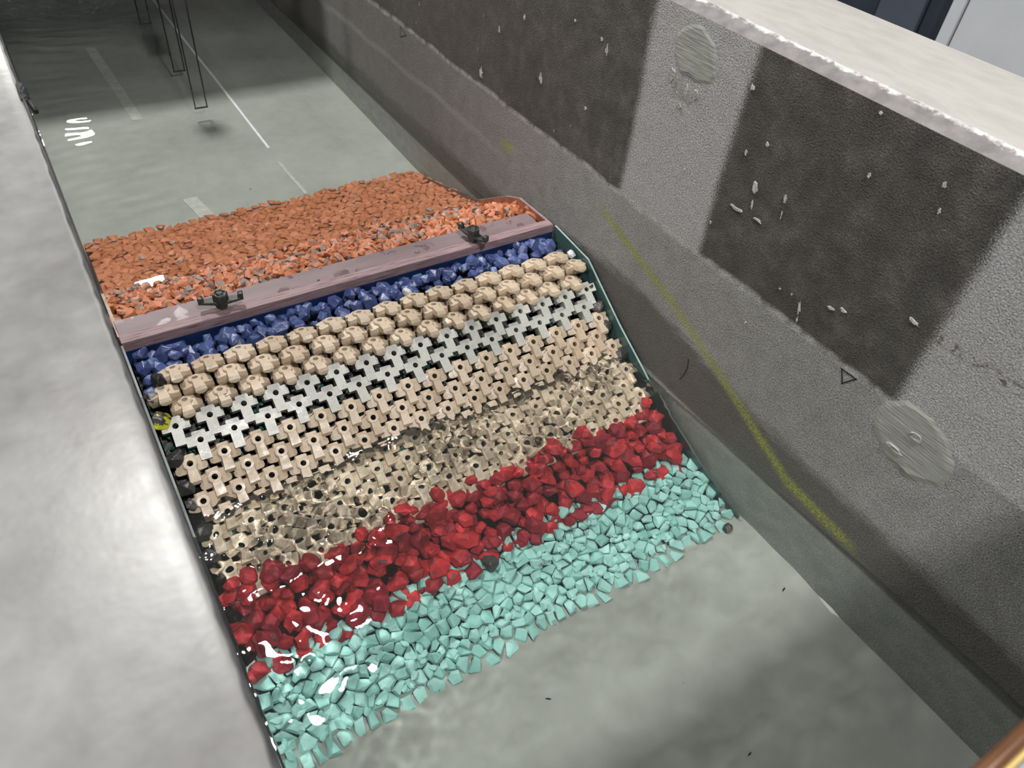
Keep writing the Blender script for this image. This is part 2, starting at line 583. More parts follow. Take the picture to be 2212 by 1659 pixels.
M_PATCH = mat_patch()
flakes = [(0.717, 0.479, 0.012, 0.030, .25), (0.712, 0.448, 0.005, 0.022, .1), (0.740, 0.425, 0.030, 0.010, -.2), (0.690, 0.430, 0.026, 0.006, .3),
          (0.723, 0.555, 0.009, 0.012, 0), (0.758, 0.523, 0.006, 0.009, .2), (0.654, 0.491, 0.006, 0.020, .1), (0.650, 0.462, 0.003, 0.022, .1),
          (0.552, 0.337, 0.007, 0.030, .2), (0.547, 0.315, 0.004, 0.014, .1), (0.501, 0.373, 0.016, 0.008, 0), (0.480, 0.383, 0.018, 0.007, .1),
          (0.375, 0.438, 0.022, 0.009, .4), (0.536, 0.592, 0.008, 0.009, 0), (0.432, 0.631, 0.008, 0.010, 0), (0.421, 0.598, 0.005, 0.010, .1),
          (0.560, 0.676, 0.008, 0.007, 0), (0.785, 0.622, 0.010, 0.012, .1), (0.786, 0.371, 0.006, 0.010, .1), (1.192, 0.417, 0.008, 0.012, .1),
          (1.364, 0.415, 0.012, 0.026, .1), (1.176, 0.565, 0.009, 0.010, 0), (1.155, 0.552, 0.010, 0.022, .1), (1.267, 0.570, 0.006, 0.008, 0),
          (1.62, 0.33, 0.016, 0.030, .1), (0.985, 0.395, 0.004, 0.012, .1), (0.600, 0.345, 0.005, 0.007, 0), (0.575, 0.350, 0.004, 0.006, 0),
          (0.640, 0.240, 0.006, 0.006, 0), (0.880, 0.430, 0.005, 0.010, 0), (1.45, 0.52, 0.010, 0.014, 0), (1.55, 0.46, 0.010, 0.018, .1)]
for i, (y, z, w, h, ln) in enumerate(flakes):
    wall_blob('lime_flake', y, z, w * 0.8, h * 0.8, M_FLAKE, ln, 0.0018, 11, 0.5, i)
pt = wall_blob('plaster_patch', 0.283, 0.262, 0.150, 0.120, M_PATCH, 0.2, 0.0022, 22, 0.06, 91)
pt['label'] = 'trowelled round plaster patch'
wall_blob('plaster_lump', 0.283, 0.275, 0.020, 0.014, M_PATCH, 0, 0.006, 9, 0.4, 5)
wall_blob('plaster_lump', 0.298, 0.232, 0.030, 0.010, M_PATCH, 0, 0.005, 9, 0.4, 6)
pt = wall_blob('plaster_patch', 0.925, 0.625, 0.11, 0.085, M_PATCH, 0.15, 0.0020, 18, 0.18, 92)
pt['label'] = 'rough scratched plaster patch near the wall top'
for i, (y, z, w, h) in enumerate([(0.965, 0.575, .010, .030), (0.945, 0.565, .008, .035), (0.925, 0.562, .009, .03), (0.90, 0.565, .012, .02), (0.93, 0.53, .012, .012)]):
    wall_blob('plaster_lump', y, z, w, h, M_PATCH, 0.1, 0.003, 9, 0.35, 40 + i)
M_INK = simple('marker_ink', (0.02, 0.02, 0.025), 0.6)


def wall_line(name, pts, r=0.0012):
    bm_ = bmesh.new()
    for (a, b) in zip(pts[:-1], pts[1:]):
        d = Vector((0, b[0] - a[0], b[1] - a[1]))
        nrm = Vector((0, -d.z, d.y)).normalized() * r
        P = [Vector((1.0, a[0], a[1])) - d.normalized() * r, Vector((1.0, b[0], b[1])) + d.normalized() * r]
        q = [P[0] + nrm, P[0] - nrm, P[1] - nrm, P[1] + nrm]
        bm_hull(bm_, [v + Vector((ox, 0, 0)) for v in q for ox in (0.0004, -0.0006)])
    return obj(name, bm_mesh(bm_), M_INK, wr)


wall_line('marker_triangle', [(0.438, 0.291), (0.408, 0.292), (0.425, 0.268), (0.436, 0.289)])
wall_line('marker_triangle', [(2.085, 0.292), (2.045, 0.280), (2.085, 0.262), (2.085, 0.290)], 0.0009)
wall_line('marker_line', [(0.735, 0.070), (0.731, 0.050), (0.733, 0.030), (0.740, 0.008)], 0.0011)

# ------------------------------------------------------------------ hall beyond the flume
M_DARKC = simple('dark_cabinet', (0.022, 0.028, 0.040), 0.5, nscale=8, namt=0.2)
M_BLUEG = simple('slate_panel', (0.060, 0.072, 0.100), 0.5, nscale=8, namt=0.15)
M_WHITEP = simple('pale_panel', (0.50, 0.52, 0.55), 0.6, nscale=6, namt=0.06)
hall = obj('floor_hall', box_mesh((1.28, -3, -0.75), (6, 12, -0.70)), simple('hall_floor', (0.28, 0.28, 0.27), 0.6, nscale=5))
tag(hall, 'grey hall floor beyond the right wall', 'floor', kind='structure')
c = empty('storage_cabinet', (2.2, 1.35, -0.70))
tag(c, 'tall dark slate cabinet standing behind the cream wall top', 'cabinet')
obj('door', box_mesh((0.0, 0.025, 0.0), (0.03, 0.50, 2.0), 0.003), M_DARKC, c)
obj('side_panel', box_mesh((-0.012, -0.115, 0.0), (0.035, 0.022, 2.0), 0.003), M_BLUEG, c)
obj('door', box_mesh((0.0, -0.190, 0.0), (0.03, -0.118, 2.0), 0.003), M_DARKC, c)
obj('body', box_mesh((0.031, -0.19, 0.0), (0.5, 0.5, 2.0), 0.003), M_DARKC, c)
p_ = empty('partition_panel', (2.17, 0.7, -0.70))
tag(p_, 'pale grey upright partition panel at the right beyond the wall', 'panel')
obj('leaf', box_mesh((0.0, -0.7, 0.0), (0.03, 0.412, 2.0), 0.003), M_WHITEP, p_)
obj('edge_strip', box_mesh((-0.004, 0.416, 0.0), (0.03, 0.452, 2.0), 0.002), M_WHITEP, p_)

M_CEIL = simple('hall_ceiling', (0.16, 0.165, 0.17), 0.8, nscale=1.0, namt=0.2)
ce = obj('ceiling', box_mesh((-5, -6, 4.2), (7, 16, 4.3)), M_CEIL)
tag(ce, 'dark hall ceiling mirrored in the water', 'ceiling', kind='structure')

wbk = obj('wall_back', box_mesh((-5, 16, -0.75), (7, 16.1, 4.2)), M_CEIL)
tag(wbk, 'dark far end wall of the hall', 'wall', kind='structure')

M_HOUSING = simple('lamp_housing', (0.30, 0.30, 0.31), 0.4)
lamp_words = ['behind the footbridge', 'above the instrument carriage', 'far along the flume', 'farthest along the flume']
lamp_words += ['added unseen at left to light the right wall, nearer one', 'added unseen at left to light the right wall, farther one']
for li, ((x, y, z), wd) in enumerate(zip(LAMPS + ADDED_WALL_LAMPS, lamp_words)):
    t = empty('hanging_lamp', (x, y, z))
    tag(t, 'square hanging high bay lamp ' + wd, 'lamp', 'hanging lamps over the flume')
    bm = bmesh.new()
    for a, b in (((-0.16, -0.20, 0.0), (-0.135, 0.20, 0.05)), ((0.135, -0.20, 0.0), (0.16, 0.20, 0.05)),
                 ((-0.135, -0.20, 0.0), (0.135, -0.178, 0.05)), ((-0.135, 0.178, 0.0), (0.135, 0.20, 0.05)), ((-0.16, -0.20, 0.05), (0.16, 0.20, 0.08))):
        bm_box(bm, a, b)
    bmesh.ops.recalc_face_normals(bm, faces=bm.faces[:])
    obj('housing', bm_mesh(bm), M_HOUSING, t)
    obj('stem', tube_mesh((0, 0, 0.08), (0, 0, 0.70), 0.012), M_HOUSING, t)
    ld = bpy.data.lights.new('lamp_light', 'AREA')
    ld.shape = 'RECTANGLE'
    ld.size, ld.size_y = 0.26, 0.34
    ld.energy = LAMP_POWER if li < 4 else ADDED_WALL_POWER
    ld.color = (1.0, 0.98, 0.945)
    ld.cycles.is_caustics_light = li < 2
    lo = bpy.data.objects.new('lamp_light', ld)
    lo.location = (0, 0, 0.012)
    link(lo, t)

# ------------------------------------------------------------------ breakwater profile
SL = 1.6


def plane(y):
    return (y - 0.943) / SL


ALPHA = math.atan(1 / SL)
XL, XR = 0.012, 0.984
core_top = [(0.47, -0.262), (0.63, -0.222), (0.77, -0.158), (0.943, -0.046), (1.09, 0.046), (1.13, 0.060), (1.222, 0.060)]
_n = Nodes('core_gravel')
_y = _n.sep(_n.obj)[1]
_f = _n.noise(120.0, 3)
_c = _n.ramp(_f, [(0.3, (0.008, 0.010, 0.009)), (0.7, (0.030, 0.036, 0.033))])
_c = _n.mix(_n.math('SUBTRACT', 1.0, _n.step(_y, 0.775, 0.785)), _c, _n.ramp(_f, [(0.3, (0.06, 0.006, 0.010)), (0.7, (0.18, 0.015, 0.02))]))
_c = _n.mix(_n.math('SUBTRACT', 1.0, _n.step(_y, 0.635, 0.645)), _c, _n.ramp(_f, [(0.3, (0.03, 0.11, 0.10)), (0.7, (0.09, 0.27, 0.25))]))
_n.col(_c)
_n.p(roughness=0.5)
_n.bump(_n.noise(90.0, 2), 1.0, 0.004)
M_CORE = _n.m
core = obj('filter_core', profile_mesh(core_top + [(1.222, -0.262)], XL, XR), M_CORE)
tag(core, 'dark wet filter core showing in the gaps between armour blocks', 'gravel core', kind='stuff')
lee_top = [(1.252, 0.085), (1.30, 0.088), (1.54, -0.014), (1.955, -0.262)]
M_CORE2 = simple('lee_core', (0.16, 0.06, 0.025), 0.6, nscale=100, namt=0.5)
core2 = obj('gravel_core', profile_mesh([(1.252, -0.262)] + lee_top, XL, XR), M_CORE2)
tag(core2, 'brown gravel core under the orange stones', 'gravel core', kind='stuff')

# ------------------------------------------------------------------ side sheets


def mat_glass():
    n = Nodes('sheet_glass')
    t = n.t
    t.nodes.remove(n.bsdf)
    tr_ = t.nodes.new('ShaderNodeBsdfTransparent')
    tr_.inputs[0].default_value = (0.70, 0.90, 0.88, 1)
    gl = t.nodes.new('ShaderNodeBsdfGlossy')
    gl.inputs['Roughness'].default_value = 0.03
    fr = t.nodes.new('ShaderNodeFresnel')
    fr.inputs[0].default_value = 1.5
    df = t.nodes.new('ShaderNodeBsdfDiffuse')
    df.inputs[0].default_value = (0.13, 0.25, 0.235, 1)
    md = t.nodes.new('ShaderNodeMixShader')
    md.inputs[0].default_value = 0.45
    t.links.new(tr_.outputs[0], md.inputs[1])
    t.links.new(df.outputs[0], md.inputs[2])
    mx = t.nodes.new('ShaderNodeMixShader')
    t.links.new(fr.outputs[0], mx.inputs[0])
    t.links.new(md.outputs[0], mx.inputs[1])
    t.links.new(gl.outputs[0], mx.inputs[2])
    t.links.new(mx.outputs[0], n.out.inputs[0])
    return n.m


M_GLASS = mat_glass()
M_GEDGE = simple('ground_glass_edge', (0.33, 0.45, 0.44), 0.25, nscale=30, namt=0.15)
gprof = [(0.47, -0.235), (0.63, -0.165), (0.827, -0.043), (0.937, 0.014), (1.084, 0.104), (1.222, 0.115)]


def glass_sheet(x0, x1, label, medge):
    t = empty('glass_sheet', ((x0 + x1) / 2, 0.47, -0.25))
    tag(t, label, 'glass sheet')
    me = profile_mesh([(y, z) for y, z in gprof] + [(1.222, -0.25), (0.47, -0.25)], x0, x1)
    g = obj('pane', me, M_GLASS, t)
    vs_, fs = [], []
    for i, (y, z) in enumerate(gprof):
        vs_ += [(x0, y, z - 0.0004), (x1, y, z - 0.0004), (x1, y, z + 0.0012), (x0, y, z + 0.0012)]
        if i:
            a, b = 4 * (i - 1), 4 * i
            for q in range(4):
                fs.append((a + q, a + (q + 1) % 4, b + (q + 1) % 4, b + q))
    fs += [(0, 1, 2, 3), tuple(4 * (len(gprof) - 1) + q for q in (3, 2, 1, 0))]
    obj('ground_edge', mesh_from(vs_, fs), medge, g)
    g.location = (-t.location.x, -t.location.y, -t.location.z)
    return t


glass_sheet(0.986, 0.990, 'greenish glass sheet holding the armour slope beside the rough right wall', M_GEDGE)
glass_sheet(0.005, 0.009, 'greenish glass sheet holding the armour slope against the smooth left wall', simple('dull_glass_edge', (0.17, 0.205, 0.205), 0.35, nscale=30, namt=0.3))

# ------------------------------------------------------------------ rocks
def rock_bm(a, b, c, r, n=15, bev=0.08):
    bm = bmesh.new()
    pts = []
    for k_ in range(n):
        z = 1 - 2 * (k_ + 0.5) / n + r.uniform(-0.12, 0.12)
        z = max(-1, min(1, z))
        t = k_ * 2.39996 + r.uniform(-0.5, 0.5)
        s = math.sqrt(max(0, 1 - z * z))
        q = r.uniform(0.82, 1.12)
        pts.append((a * s * math.cos(t) * q, b * s * math.sin(t) * q, c * z * q))
    bm_hull(bm, pts)
    bmesh.ops.dissolve_limit(bm, angle_limit=math.radians(13), verts=bm.verts[:], edges=bm.edges[:])
    if bev:
        bmesh.ops.bevel(bm, geom=bm.edges[:], offset=bev * min(a, b, c), segments=2, profile=0.55, affect='EDGES', clamp_overlap=True)
    bmesh.ops.recalc_face_normals(bm, faces=bm.faces[:])
    return bm


def set_tint(me, v):
    at = me.attributes.new('tint', 'FLOAT', 'POINT')
    at.data.foreach_set('value', [v] * len(me.vertices))


def mat_rock(name, c_lo, c_hi, bare, bare_amt, rough=0.38, spec=0.5, bscale=160, bstr=0.35, bare_scale=45):
    n = Nodes(name)
    t = n.attr('tint')
    mott = n.noise(110.0, 4, 0.65)
    f = n.math('ADD', n.math('MULTIPLY', t, 0.65), n.math('MULTIPLY', mott, 0.35))
    c = n.ramp(f, [(0.12, c_lo), (0.85, c_hi)])
    bt = n.math('ADD', n.noise(bare_scale, 3, 0.6), n.math('MULTIPLY', n.math('SUBTRACT', t, 0.5), 0.5))
    bm_ = n.step(bt, 1.0 - bare_amt, 1.06 - bare_amt)
    c = n.mix(bm_, c, n.ramp(mott, [(0.3, tuple(x * 0.6 for x in bare)), (0.7, bare)]))
    n.col(c)
    n.p(roughness=n.lin(n.noise(90.0, 3), 0.3, 0.7, rough * 0.6, rough * 1.4), specular_ior_level=spec)
    n.bump(n.math('ADD', n.noise(bscale, 4, 0.6), n.math('MULTIPLY', n.noise(bscale * 3.5, 3), 0.35)), bstr, 0.0025)
    return n.m


M_BLUE = mat_rock('blue_paint_rock', (0.032, 0.050, 0.15), (0.088, 0.130, 0.31), (0.28, 0.31, 0.35), 0.22, 0.28, 0.7)
M_RED = mat_rock('red_paint_rock', (0.19, 0.013, 0.028), (0.56, 0.032, 0.040), (0.20, 0.07, 0.09), 0.20, 0.6, 0.3)
M_TEAL = mat_rock('turquoise_paint_stone', (0.23, 0.49, 0.455), (0.37, 0.66, 0.625), (0.25, 0.42, 0.41), 0.24, 0.6, 0.3)
M_ORANGE = mat_rock('orange_paint_stone', (0.33, 0.10, 0.030), (0.80, 0.33, 0.20), (0.33, 0.265, 0.23), 0.40, 0.55, 0.4, bare_scale=60)
M_BLACK = mat_rock('dark_wet_rock', (0.020, 0.020, 0.022), (0.065, 0.063, 0.062), (0.13, 0.125, 0.115), 0.33, 0.30, 0.6)
M_WHITER = mat_rock('pale_rock', (0.50, 0.52, 0.54), (0.72, 0.73, 0.74), (0.30, 0.33, 0.38), 0.40, 0.4)


def mat_yellow_rock():
    n = Nodes('yellow_spotted_rock')
    f = n.noise(38.0, 4, 0.65)
    c = n.mix(n.step(f, 0.50, 0.53), n.ramp(n.noise(200.0), [(0.3, (0.035, 0.033, 0.03)), (0.7, (0.11, 0.10, 0.09))]), (0.62, 0.62, 0.03))
    n.col(c)
    n.p(roughness=0.3)
    n.bump(n.noise(250.0, 3), 0.35, 0.002)
    return n.m


def add_rock(name, pos, size, mat, label, cat, group, r, flat=0.75, rot=None, n=15):
    a, b, c_ = size * r.uniform(0.85, 1.2), size * r.uniform(0.85, 1.15), size * flat * r.uniform(0.85, 1.2)
    me = bm_mesh(rock_bm(a, b, c_, r, n), name)
    tint = r.random()
    set_tint(me, tint)
    if callable(label):
        label = label(pos[0], pos[1], size, tint)
    o = obj(name, me, mat)
    o.location = pos
    o.rotation_euler = rot if rot else (r.uniform(-0.6, 0.6), r.uniform(-0.6, 0.6), r.uniform(0, 6.28))
    tag(o, label, cat, group)
    return o


UNDER = []          # objects lit through the water
SEG = ('beside the left glass', 'left of centre', 'at mid width', 'right of centre', 'beside the right glass')


def pick(x, size, lo, hi, tint, colour, noun, row):
    sz_ = 'small ' if size < lo else ('large ' if size > hi else '')
    tn = 'dark ' if tint < 0.33 else ('bright ' if tint > 0.67 else '')
    return f'{sz_}{tn}{colour} {noun} {row}, {SEG[min(4, max(0, int(x * 5)))]}'


# blue rocks between the crest board and the armour
def BL(x, y, size, tint):
    row = 'against the navy board' if y > 1.19 else ('touching the beige blocks' if y < 1.174 else 'in mid bank')
    return pick(x, size, 0.0145, 0.0185, tint, 'blue', 'rock', row)


r = random.Random(21)
rows_b = [(1.206, 0.083, 0.0160), (1.188, 0.088, 0.0180), (1.166, 0.086, 0.0170)]
for j, (y, z, s) in enumerate(rows_b):
    x = 0.028 + (j % 2) * 0.014
    while x < 0.965:
        sz = s * r.choice((0.75, 0.9, 1.0, 1.08, 1.22))
        add_rock('blue_rock', (x, y + r.uniform(-0.008, 0.008), z + r.uniform(-0.006, 0.010)), sz, M_BLUE,
                 BL, 'rock', 'blue rocks behind the armour blocks', r, 0.85)
        x += sz * r.uniform(1.55, 1.95)
for i in range(34):
    add_rock('blue_rock', (r.uniform(0.03, 0.96), r.uniform(1.160, 1.206), 0.101 + r.uniform(-0.006, 0.006)), r.uniform(0.011, 0.0165), M_BLUE,
             BL, 'rock', 'blue rocks behind the armour blocks', r, 0.8)
for (x, y, z, s) in ((0.030, 1.130, 0.095, 0.017), (0.052, 1.158, 0.092, 0.018), (0.025, 1.105, 0.088, 0.015)):
    add_rock('blue_rock', (x, y, z), s, M_BLUE, BL, 'rock', 'blue rocks behind the armour blocks', r, 0.85)
add_rock('pale_rock', (0.972, 1.128, 0.096), 0.013, M_WHITER, 'white pebble beside the right glass above the beige blocks', 'rock', None, r, 0.7)
add_rock('pale_rock', (0.560, 1.160, 0.100), 0.0125, M_WHITER, 'pale rock half tinted blue in front of the middle of the plank', 'rock', None, r, 0.75)

# dark rocks wedged along the two glass sheets
r = random.Random(5)
M_YEL = mat_yellow_rock()
dk = [(0.043, 1.118, 0.017, 'dark grey rock below the blue rocks, nearest the first beige block at left'),
      (0.024, 1.098, 0.0165, 'dark grey rock against the left glass just below the blue rocks'),
      (0.024, 0.994, 0.0185, 'large black rock against the left glass below the grey block rows'),
      (0.022, 0.945, 0.0165, 'olive grey flat rock against the left glass above the waterline'),
      (0.022, 0.920, 0.0145, 'dark pebble against the left glass just above the waterline'),
      (0.023, 0.872, 0.0195, 'black glistening rock against the left glass at the waterline'),
      (0.021, 0.832, 0.0185, 'black rock awash against the left glass below the waterline'),
      (0.022, 0.798, 0.015, 'black submerged rock at the left glass above the red rocks'),
      (0.025, 0.765, 0.015, 'dark submerged rock at the left glass touching the red rocks'),
      (0.972, 1.047, 0.0135, 'small black rock by the right glass level with the first grey row'),
      (0.968, 1.003, 0.0205, 'large black rock by the right glass below the grey block rows'),
      (0.972, 0.962, 0.0150, 'black rock by the right glass in the middle of the slope'),
      (0.968, 0.900, 0.0210, 'black rock by the right glass just above the waterline')]
for x, y, s, lab in dk:
    o = add_rock('dark_rock', (x, y, plane(y) - 0.010), s, M_BLACK, lab, 'rock', 'dark rocks wedged along the glass', r, 0.85)
    if y < 0.9:
        UNDER.append(o)
add_rock('dark_rock', (0.022, 1.054, plane(1.054) - 0.006), 0.0185, M_YEL, 'dark rock splashed with yellow paint against the left glass', 'rock',
         'dark rocks wedged along the glass', r, 0.9)

# red toe rocks
r = random.Random(33)
red_top = [(0.60, -0.205), (0.637, -0.186), (0.70, -0.146), (0.775, -0.103), (0.80, -0.09)]
def RL(x, y, size, tint):
    row = 'touching the beige blocks' if y > 0.735 else ('touching the turquoise stones' if y < 0.668 else 'inside the toe band')
    return pick(x, size, 0.018, 0.0215, tint, 'red', 'rock', row)


RG = 'red rocks of the toe'
for layer in (-1, 0, 1):
    y = 0.634 + 0.014 * abs(layer)
    j = 0
    while y < 0.776:
        x = 0.026 + (j % 2) * 0.018 + layer * 0.01
        while x < 0.966:
            sz = r.choice((0.0165, 0.0185, 0.0205, 0.0225, 0.0245))
            if layer < 1 or r.random() < 0.42:
                yy = y + r.uniform(-0.006, 0.006)
                zz = lerp_pts(red_top, yy) - 0.010 + (0.013, 0.0, 0.013)[layer + 1] * layer + r.uniform(-0.004, 0.005)
                xx = min(0.965, x + r.uniform(-0.004, 0.004))
                o = add_rock('red_rock', (xx, yy, zz), sz, M_RED, RL, 'rock', RG, r, 0.75,
                             (ALPHA + r.uniform(-0.35, 0.35), r.uniform(-0.35, 0.35), r.uniform(0, 6.28)))
                UNDER.append(o)
            x += sz * r.uniform(1.65, 1.95)
        y += 0.031
        j += 1
o = add_rock('dark_rock', (0.465, 0.622, -0.185), 0.017, M_BLACK, 'grey submerged rock between the red rocks and the turquoise stones', 'rock', None, r, 0.8)
UNDER.append(o)
o = add_rock('dark_rock', (0.950, 0.462, -0.243), 0.013, M_BLACK, 'grey pebble alone on the bed beyond the turquoise stones', 'rock', None, r, 0.7)
UNDER.append(o)


# ---- stones fitted to jittered cells (turquoise and orange gravel)
def cells(x0, x1, y0, y1, d, jit, r):
    pts = []
    rows = int((y1 - y0) / (d * 0.87)) + 1
    for j in range(rows + 1):
        y = y0 + j * d * 0.87
        i = 0
        while True:
            x = x0 + (i + 0.5 * (j % 2)) * d
            if x > x1:
                break
            pts.append((x + r.uniform(-jit, jit) * d, y + r.uniform(-jit, jit) * d))
            i += 1
    grid = {}
    cs = d * 1.6
    for k_, p in enumerate(pts):
        grid.setdefault((int(p[0] // cs), int(p[1] // cs)), []).append(k_)
    out = []
    for k_, p in enumerate(pts):
        g0, g1 = int(p[0] // cs), int(p[1] // cs)
        poly = [(p[0] - d, p[1] - d), (p[0] + d, p[1] - d), (p[0] + d, p[1] + d), (p[0] - d, p[1] + d)]
        for a in (-1, 0, 1):
            for b in (-1, 0, 1):
                for q in grid.get((g0 + a, g1 + b), ()):
                    if q == k_:
                        continue
                    o_ = pts[q]
                    nx, ny = o_[0] - p[0], o_[1] - p[1]
                    mxp = ((o_[0] + p[0]) / 2, (o_[1] + p[1]) / 2)
                    new = []
                    m_ = len(poly)
                    for e in range(m_):
                        A, B = poly[e], poly[(e + 1) % m_]
                        da = (A[0] - mxp[0]) * nx + (A[1] - mxp[1]) * ny
                        db = (B[0] - mxp[0]) * nx + (B[1] - mxp[1]) * ny
                        if da <= 0:
                            new.append(A)
                        if (da < 0 < db) or (db < 0 < da):
                            t_ = da / (da - db)
                            new.append((A[0] + (B[0] - A[0]) * t_, A[1] + (B[1] - A[1]) * t_))
                    poly = new
                    if len(poly) < 3:
                        break
                if len(poly) < 3:
                    break
            if len(poly) < 3:
                break
        if len(poly) >= 3:
            cx = sum(q[0] for q in poly) / len(poly)
            cy = sum(q[1] for q in poly) / len(poly)
            lim = 0.82 * d
            pl_ = []
            for q in poly:
                vx, vy = q[0] - cx, q[1] - cy
                L = math.hypot(vx, vy)
                g_ = min(1.0, lim / L) if L > 0 else 1.0
                pl_.append((vx * g_, vy * g_))
            out.append((cx, cy, pl_))
    return out


def cell_stone(poly, h, r, tilt, k=0.95, bev=0.0, topk=(0.45, 0.75), seg=1):
    """stone whose outline fills its cell; local z is up"""
    pts = []
    ang = r.uniform(0, 6.28)
    tx, ty = tilt * math.cos(ang), tilt * math.sin(ang)
    tk = r.uniform(*topk)
    for (x, y) in poly:
        z = r.uniform(-0.10, 0.25) * h
        pts.append((x * k, y * k, z + x * tx + y * ty))
        if r.random() < 0.85:
            z2 = h * r.uniform(0.62, 0.95)
            x2, y2 = x * tk * r.uniform(0.8, 1.15), y * tk * r.uniform(0.8, 1.15)
            pts.append((x2, y2, z2 + x2 * tx + y2 * ty))
        pts.append((x * 0.6, y * 0.6, -0.8 * h))
    bm = bmesh.new()
    bm_hull(bm, pts)
    bmesh.ops.dissolve_limit(bm, angle_limit=math.radians(9), verts=bm.verts[:], edges=bm.edges[:])
    if bev:
        bmesh.ops.bevel(bm, geom=bm.edges[:], offset=bev, segments=seg, profile=0.6, affect='EDGES', clamp_overlap=True)
    bmesh.ops.recalc_face_normals(bm, faces=bm.faces[:])
    return bm


def gravel(stones, name, mat, label, cat, group, rest_name, rest_label, keep, under):
    """stones: list of (key, matrix, bmesh, tint); the first `keep` by key are things, the rest one stuff object"""
    stones.sort(key=lambda s: s[0])
    for _, mw, bm, tint in stones[:keep]:
        me = bm_mesh(bm, name)
        set_tint(me, tint)
        o = obj(name, me, mat)
        o.matrix_world = mw
        sp = max((v.co.xy.length for v in me.vertices))
        tag(o, label(mw.translation.x, mw.translation.y, sp, tint), cat, group)
        if under:
            UNDER.append(o)
    V, F, T = [], [], []
    for _, mw, bm, tint in stones[keep:]:
        bm.verts.index_update()
        off = len(V)
        for v in bm.verts:
            V.append(mw @ v.co)
            T.append(tint)
        for f in bm.faces:
            F.append([off + v.index for v in f.verts])
        bm.free()
    if V:
        me = mesh_from(V, F, rest_name)
        at = me.attributes.new('tint', 'FLOAT', 'POINT')
        at.data.foreach_set('value', T)
        o = obj(rest_name, me, mat)
        tag(o, rest_label, cat, None, 'stuff')
        UNDER.append(o)


# turquoise bed
r = random.Random(44)
tq_top = [(0.44, -0.256), (0.49, -0.247), (0.64, -0.197), (0.70, -0.180)]
st = []
for (cx, cy, poly) in cells(0.022, 0.985, 0.487, 0.636, 0.0225, 0.42, r):
    if cx < 0.013 or cx > 0.990:
        continue
    h = r.uniform(0.007, 0.012)
    bm = cell_stone(poly, h, r, 0.40, r.uniform(0.98, 1.12) * (0.92 if cy < 0.50 else 1.0), 0.0020, (0.55, 0.85), 2)
    z = lerp_pts(tq_top, cy) + r.uniform(-0.003, 0.004)
    mw = Matrix.Translation((cx, cy, z)) @ Matrix.Rotation(0.32, 4, 'X') @ Matrix.Rotation(r.uniform(-0.25, 0.25), 4, 'Z')
    st.append((cy, mw, bm, r.random()))
for i in range(130):
    x, y, s_ = r.uniform(0.02, 0.975), r.uniform(0.488, 0.622), r.uniform(0.006, 0.0105)
    bm = rock_bm(s_ * 1.3, s_ * 0.9, s_ * 0.5, r, 13, 0.2)
    mw = Matrix.Translation((x, y, lerp_pts(tq_top, y) + 0.009)) @ Euler((0.32 + r.uniform(-.25, .25), r.uniform(-.25, .25), r.uniform(0, 6.28))).to_matrix().to_4x4()
    st.append((y, mw, bm, r.random()))
def TL(x, y, size, tint):
    row = 'at the outer edge of the bed' if y < 0.525 else ('in mid bed' if y < 0.58 else 'up near the red rocks')
    return pick(x, size, 0.0105, 0.014, tint, 'turquoise', 'stone', row)


gravel(st, 'turquoise_stone', M_TEAL, TL, 'stone', 'turquoise stones on the bed',
       'turquoise_gravel', 'turquoise gravel of the submerged bed tucked under the red rocks', 300, True)

# orange lee slope
r = random.Random(55)
or_top = [(1.27, 0.100), (1.31, 0.100), (1.40, 0.062), (1.54, -0.002), (1.965, -0.248)]
st = []
for (cx, cy, poly) in cells(0.022, 0.985, 1.309, 1.965, 0.0225, 0.36, r):
    if cx < 0.012 or cx > 0.994:
        continue
    dry = cy < 1.58
    h = r.uniform(0.007, 0.013) if dry else r.uniform(0.006, 0.009)
    bm = cell_stone(poly, h, r, 0.75 if dry else 0.30, 1.0, 0.0, (0.35, 0.75) if dry else (0.6, 0.85))
    z = lerp_pts(or_top, cy) + r.uniform(-0.005, 0.004)
    mw = Matrix.Translation((cx, cy, z)) @ Matrix.Rotation(-0.42, 4, 'X')
    st.append((cy, mw, bm, r.random() if dry else r.uniform(0.0, 0.33)))
for i in range(330):
    x, y, s = r.uniform(0.02, 0.975), 1.314 + 0.25 * r.random(), r.uniform(0.006, 0.0125)
    if i > 300:
        y = r.uniform(1.56, 1.9)
    bm = rock_bm(s * 1.3, s, s * 0.65, r, 11, 0.0)
    mw = Matrix.Translation((x, y, lerp_pts(or_top, y) + 0.010 + r.uniform(-.003, .004))) @ Euler((-0.4 + r.uniform(-.6, .6), r.uniform(-.6, .6), r.uniform(0, 6.28))).to_matrix().to_4x4()
    st.append((y, mw, bm, r.random()))
for i in range(26):          # a heap against the right end board
    x, y, s = r.uniform(0.90, 0.972), r.uniform(1.316, 1.42), r.uniform(0.009, 0.013)
    bm = rock_bm(s * 1.25, s, s * 0.7, r, 11, 0.0)
    mw = Matrix.Translation((x, y, lerp_pts(or_top, y) + 0.020 + r.uniform(-.004, .004))) @ Euler((r.uniform(-.8, .8), r.uniform(-.8, .8), r.uniform(0, 6.28))).to_matrix().to_4x4()
    st.append((y, mw, bm, r.random()))
def OL(x, y, size, tint):
    row = 'touching the plank' if y < 1.345 else ('in the dry heap' if y < 1.40 else 'low on the dry heap')
    return pick(x, size, 0.0115, 0.0145, tint, 'orange', 'stone', row)


gravel(st, 'orange_stone', M_ORANGE, OL, 'stone', 'orange stones behind the plank',
       'orange_gravel', 'orange gravel slope running down under the far water', 300, False)

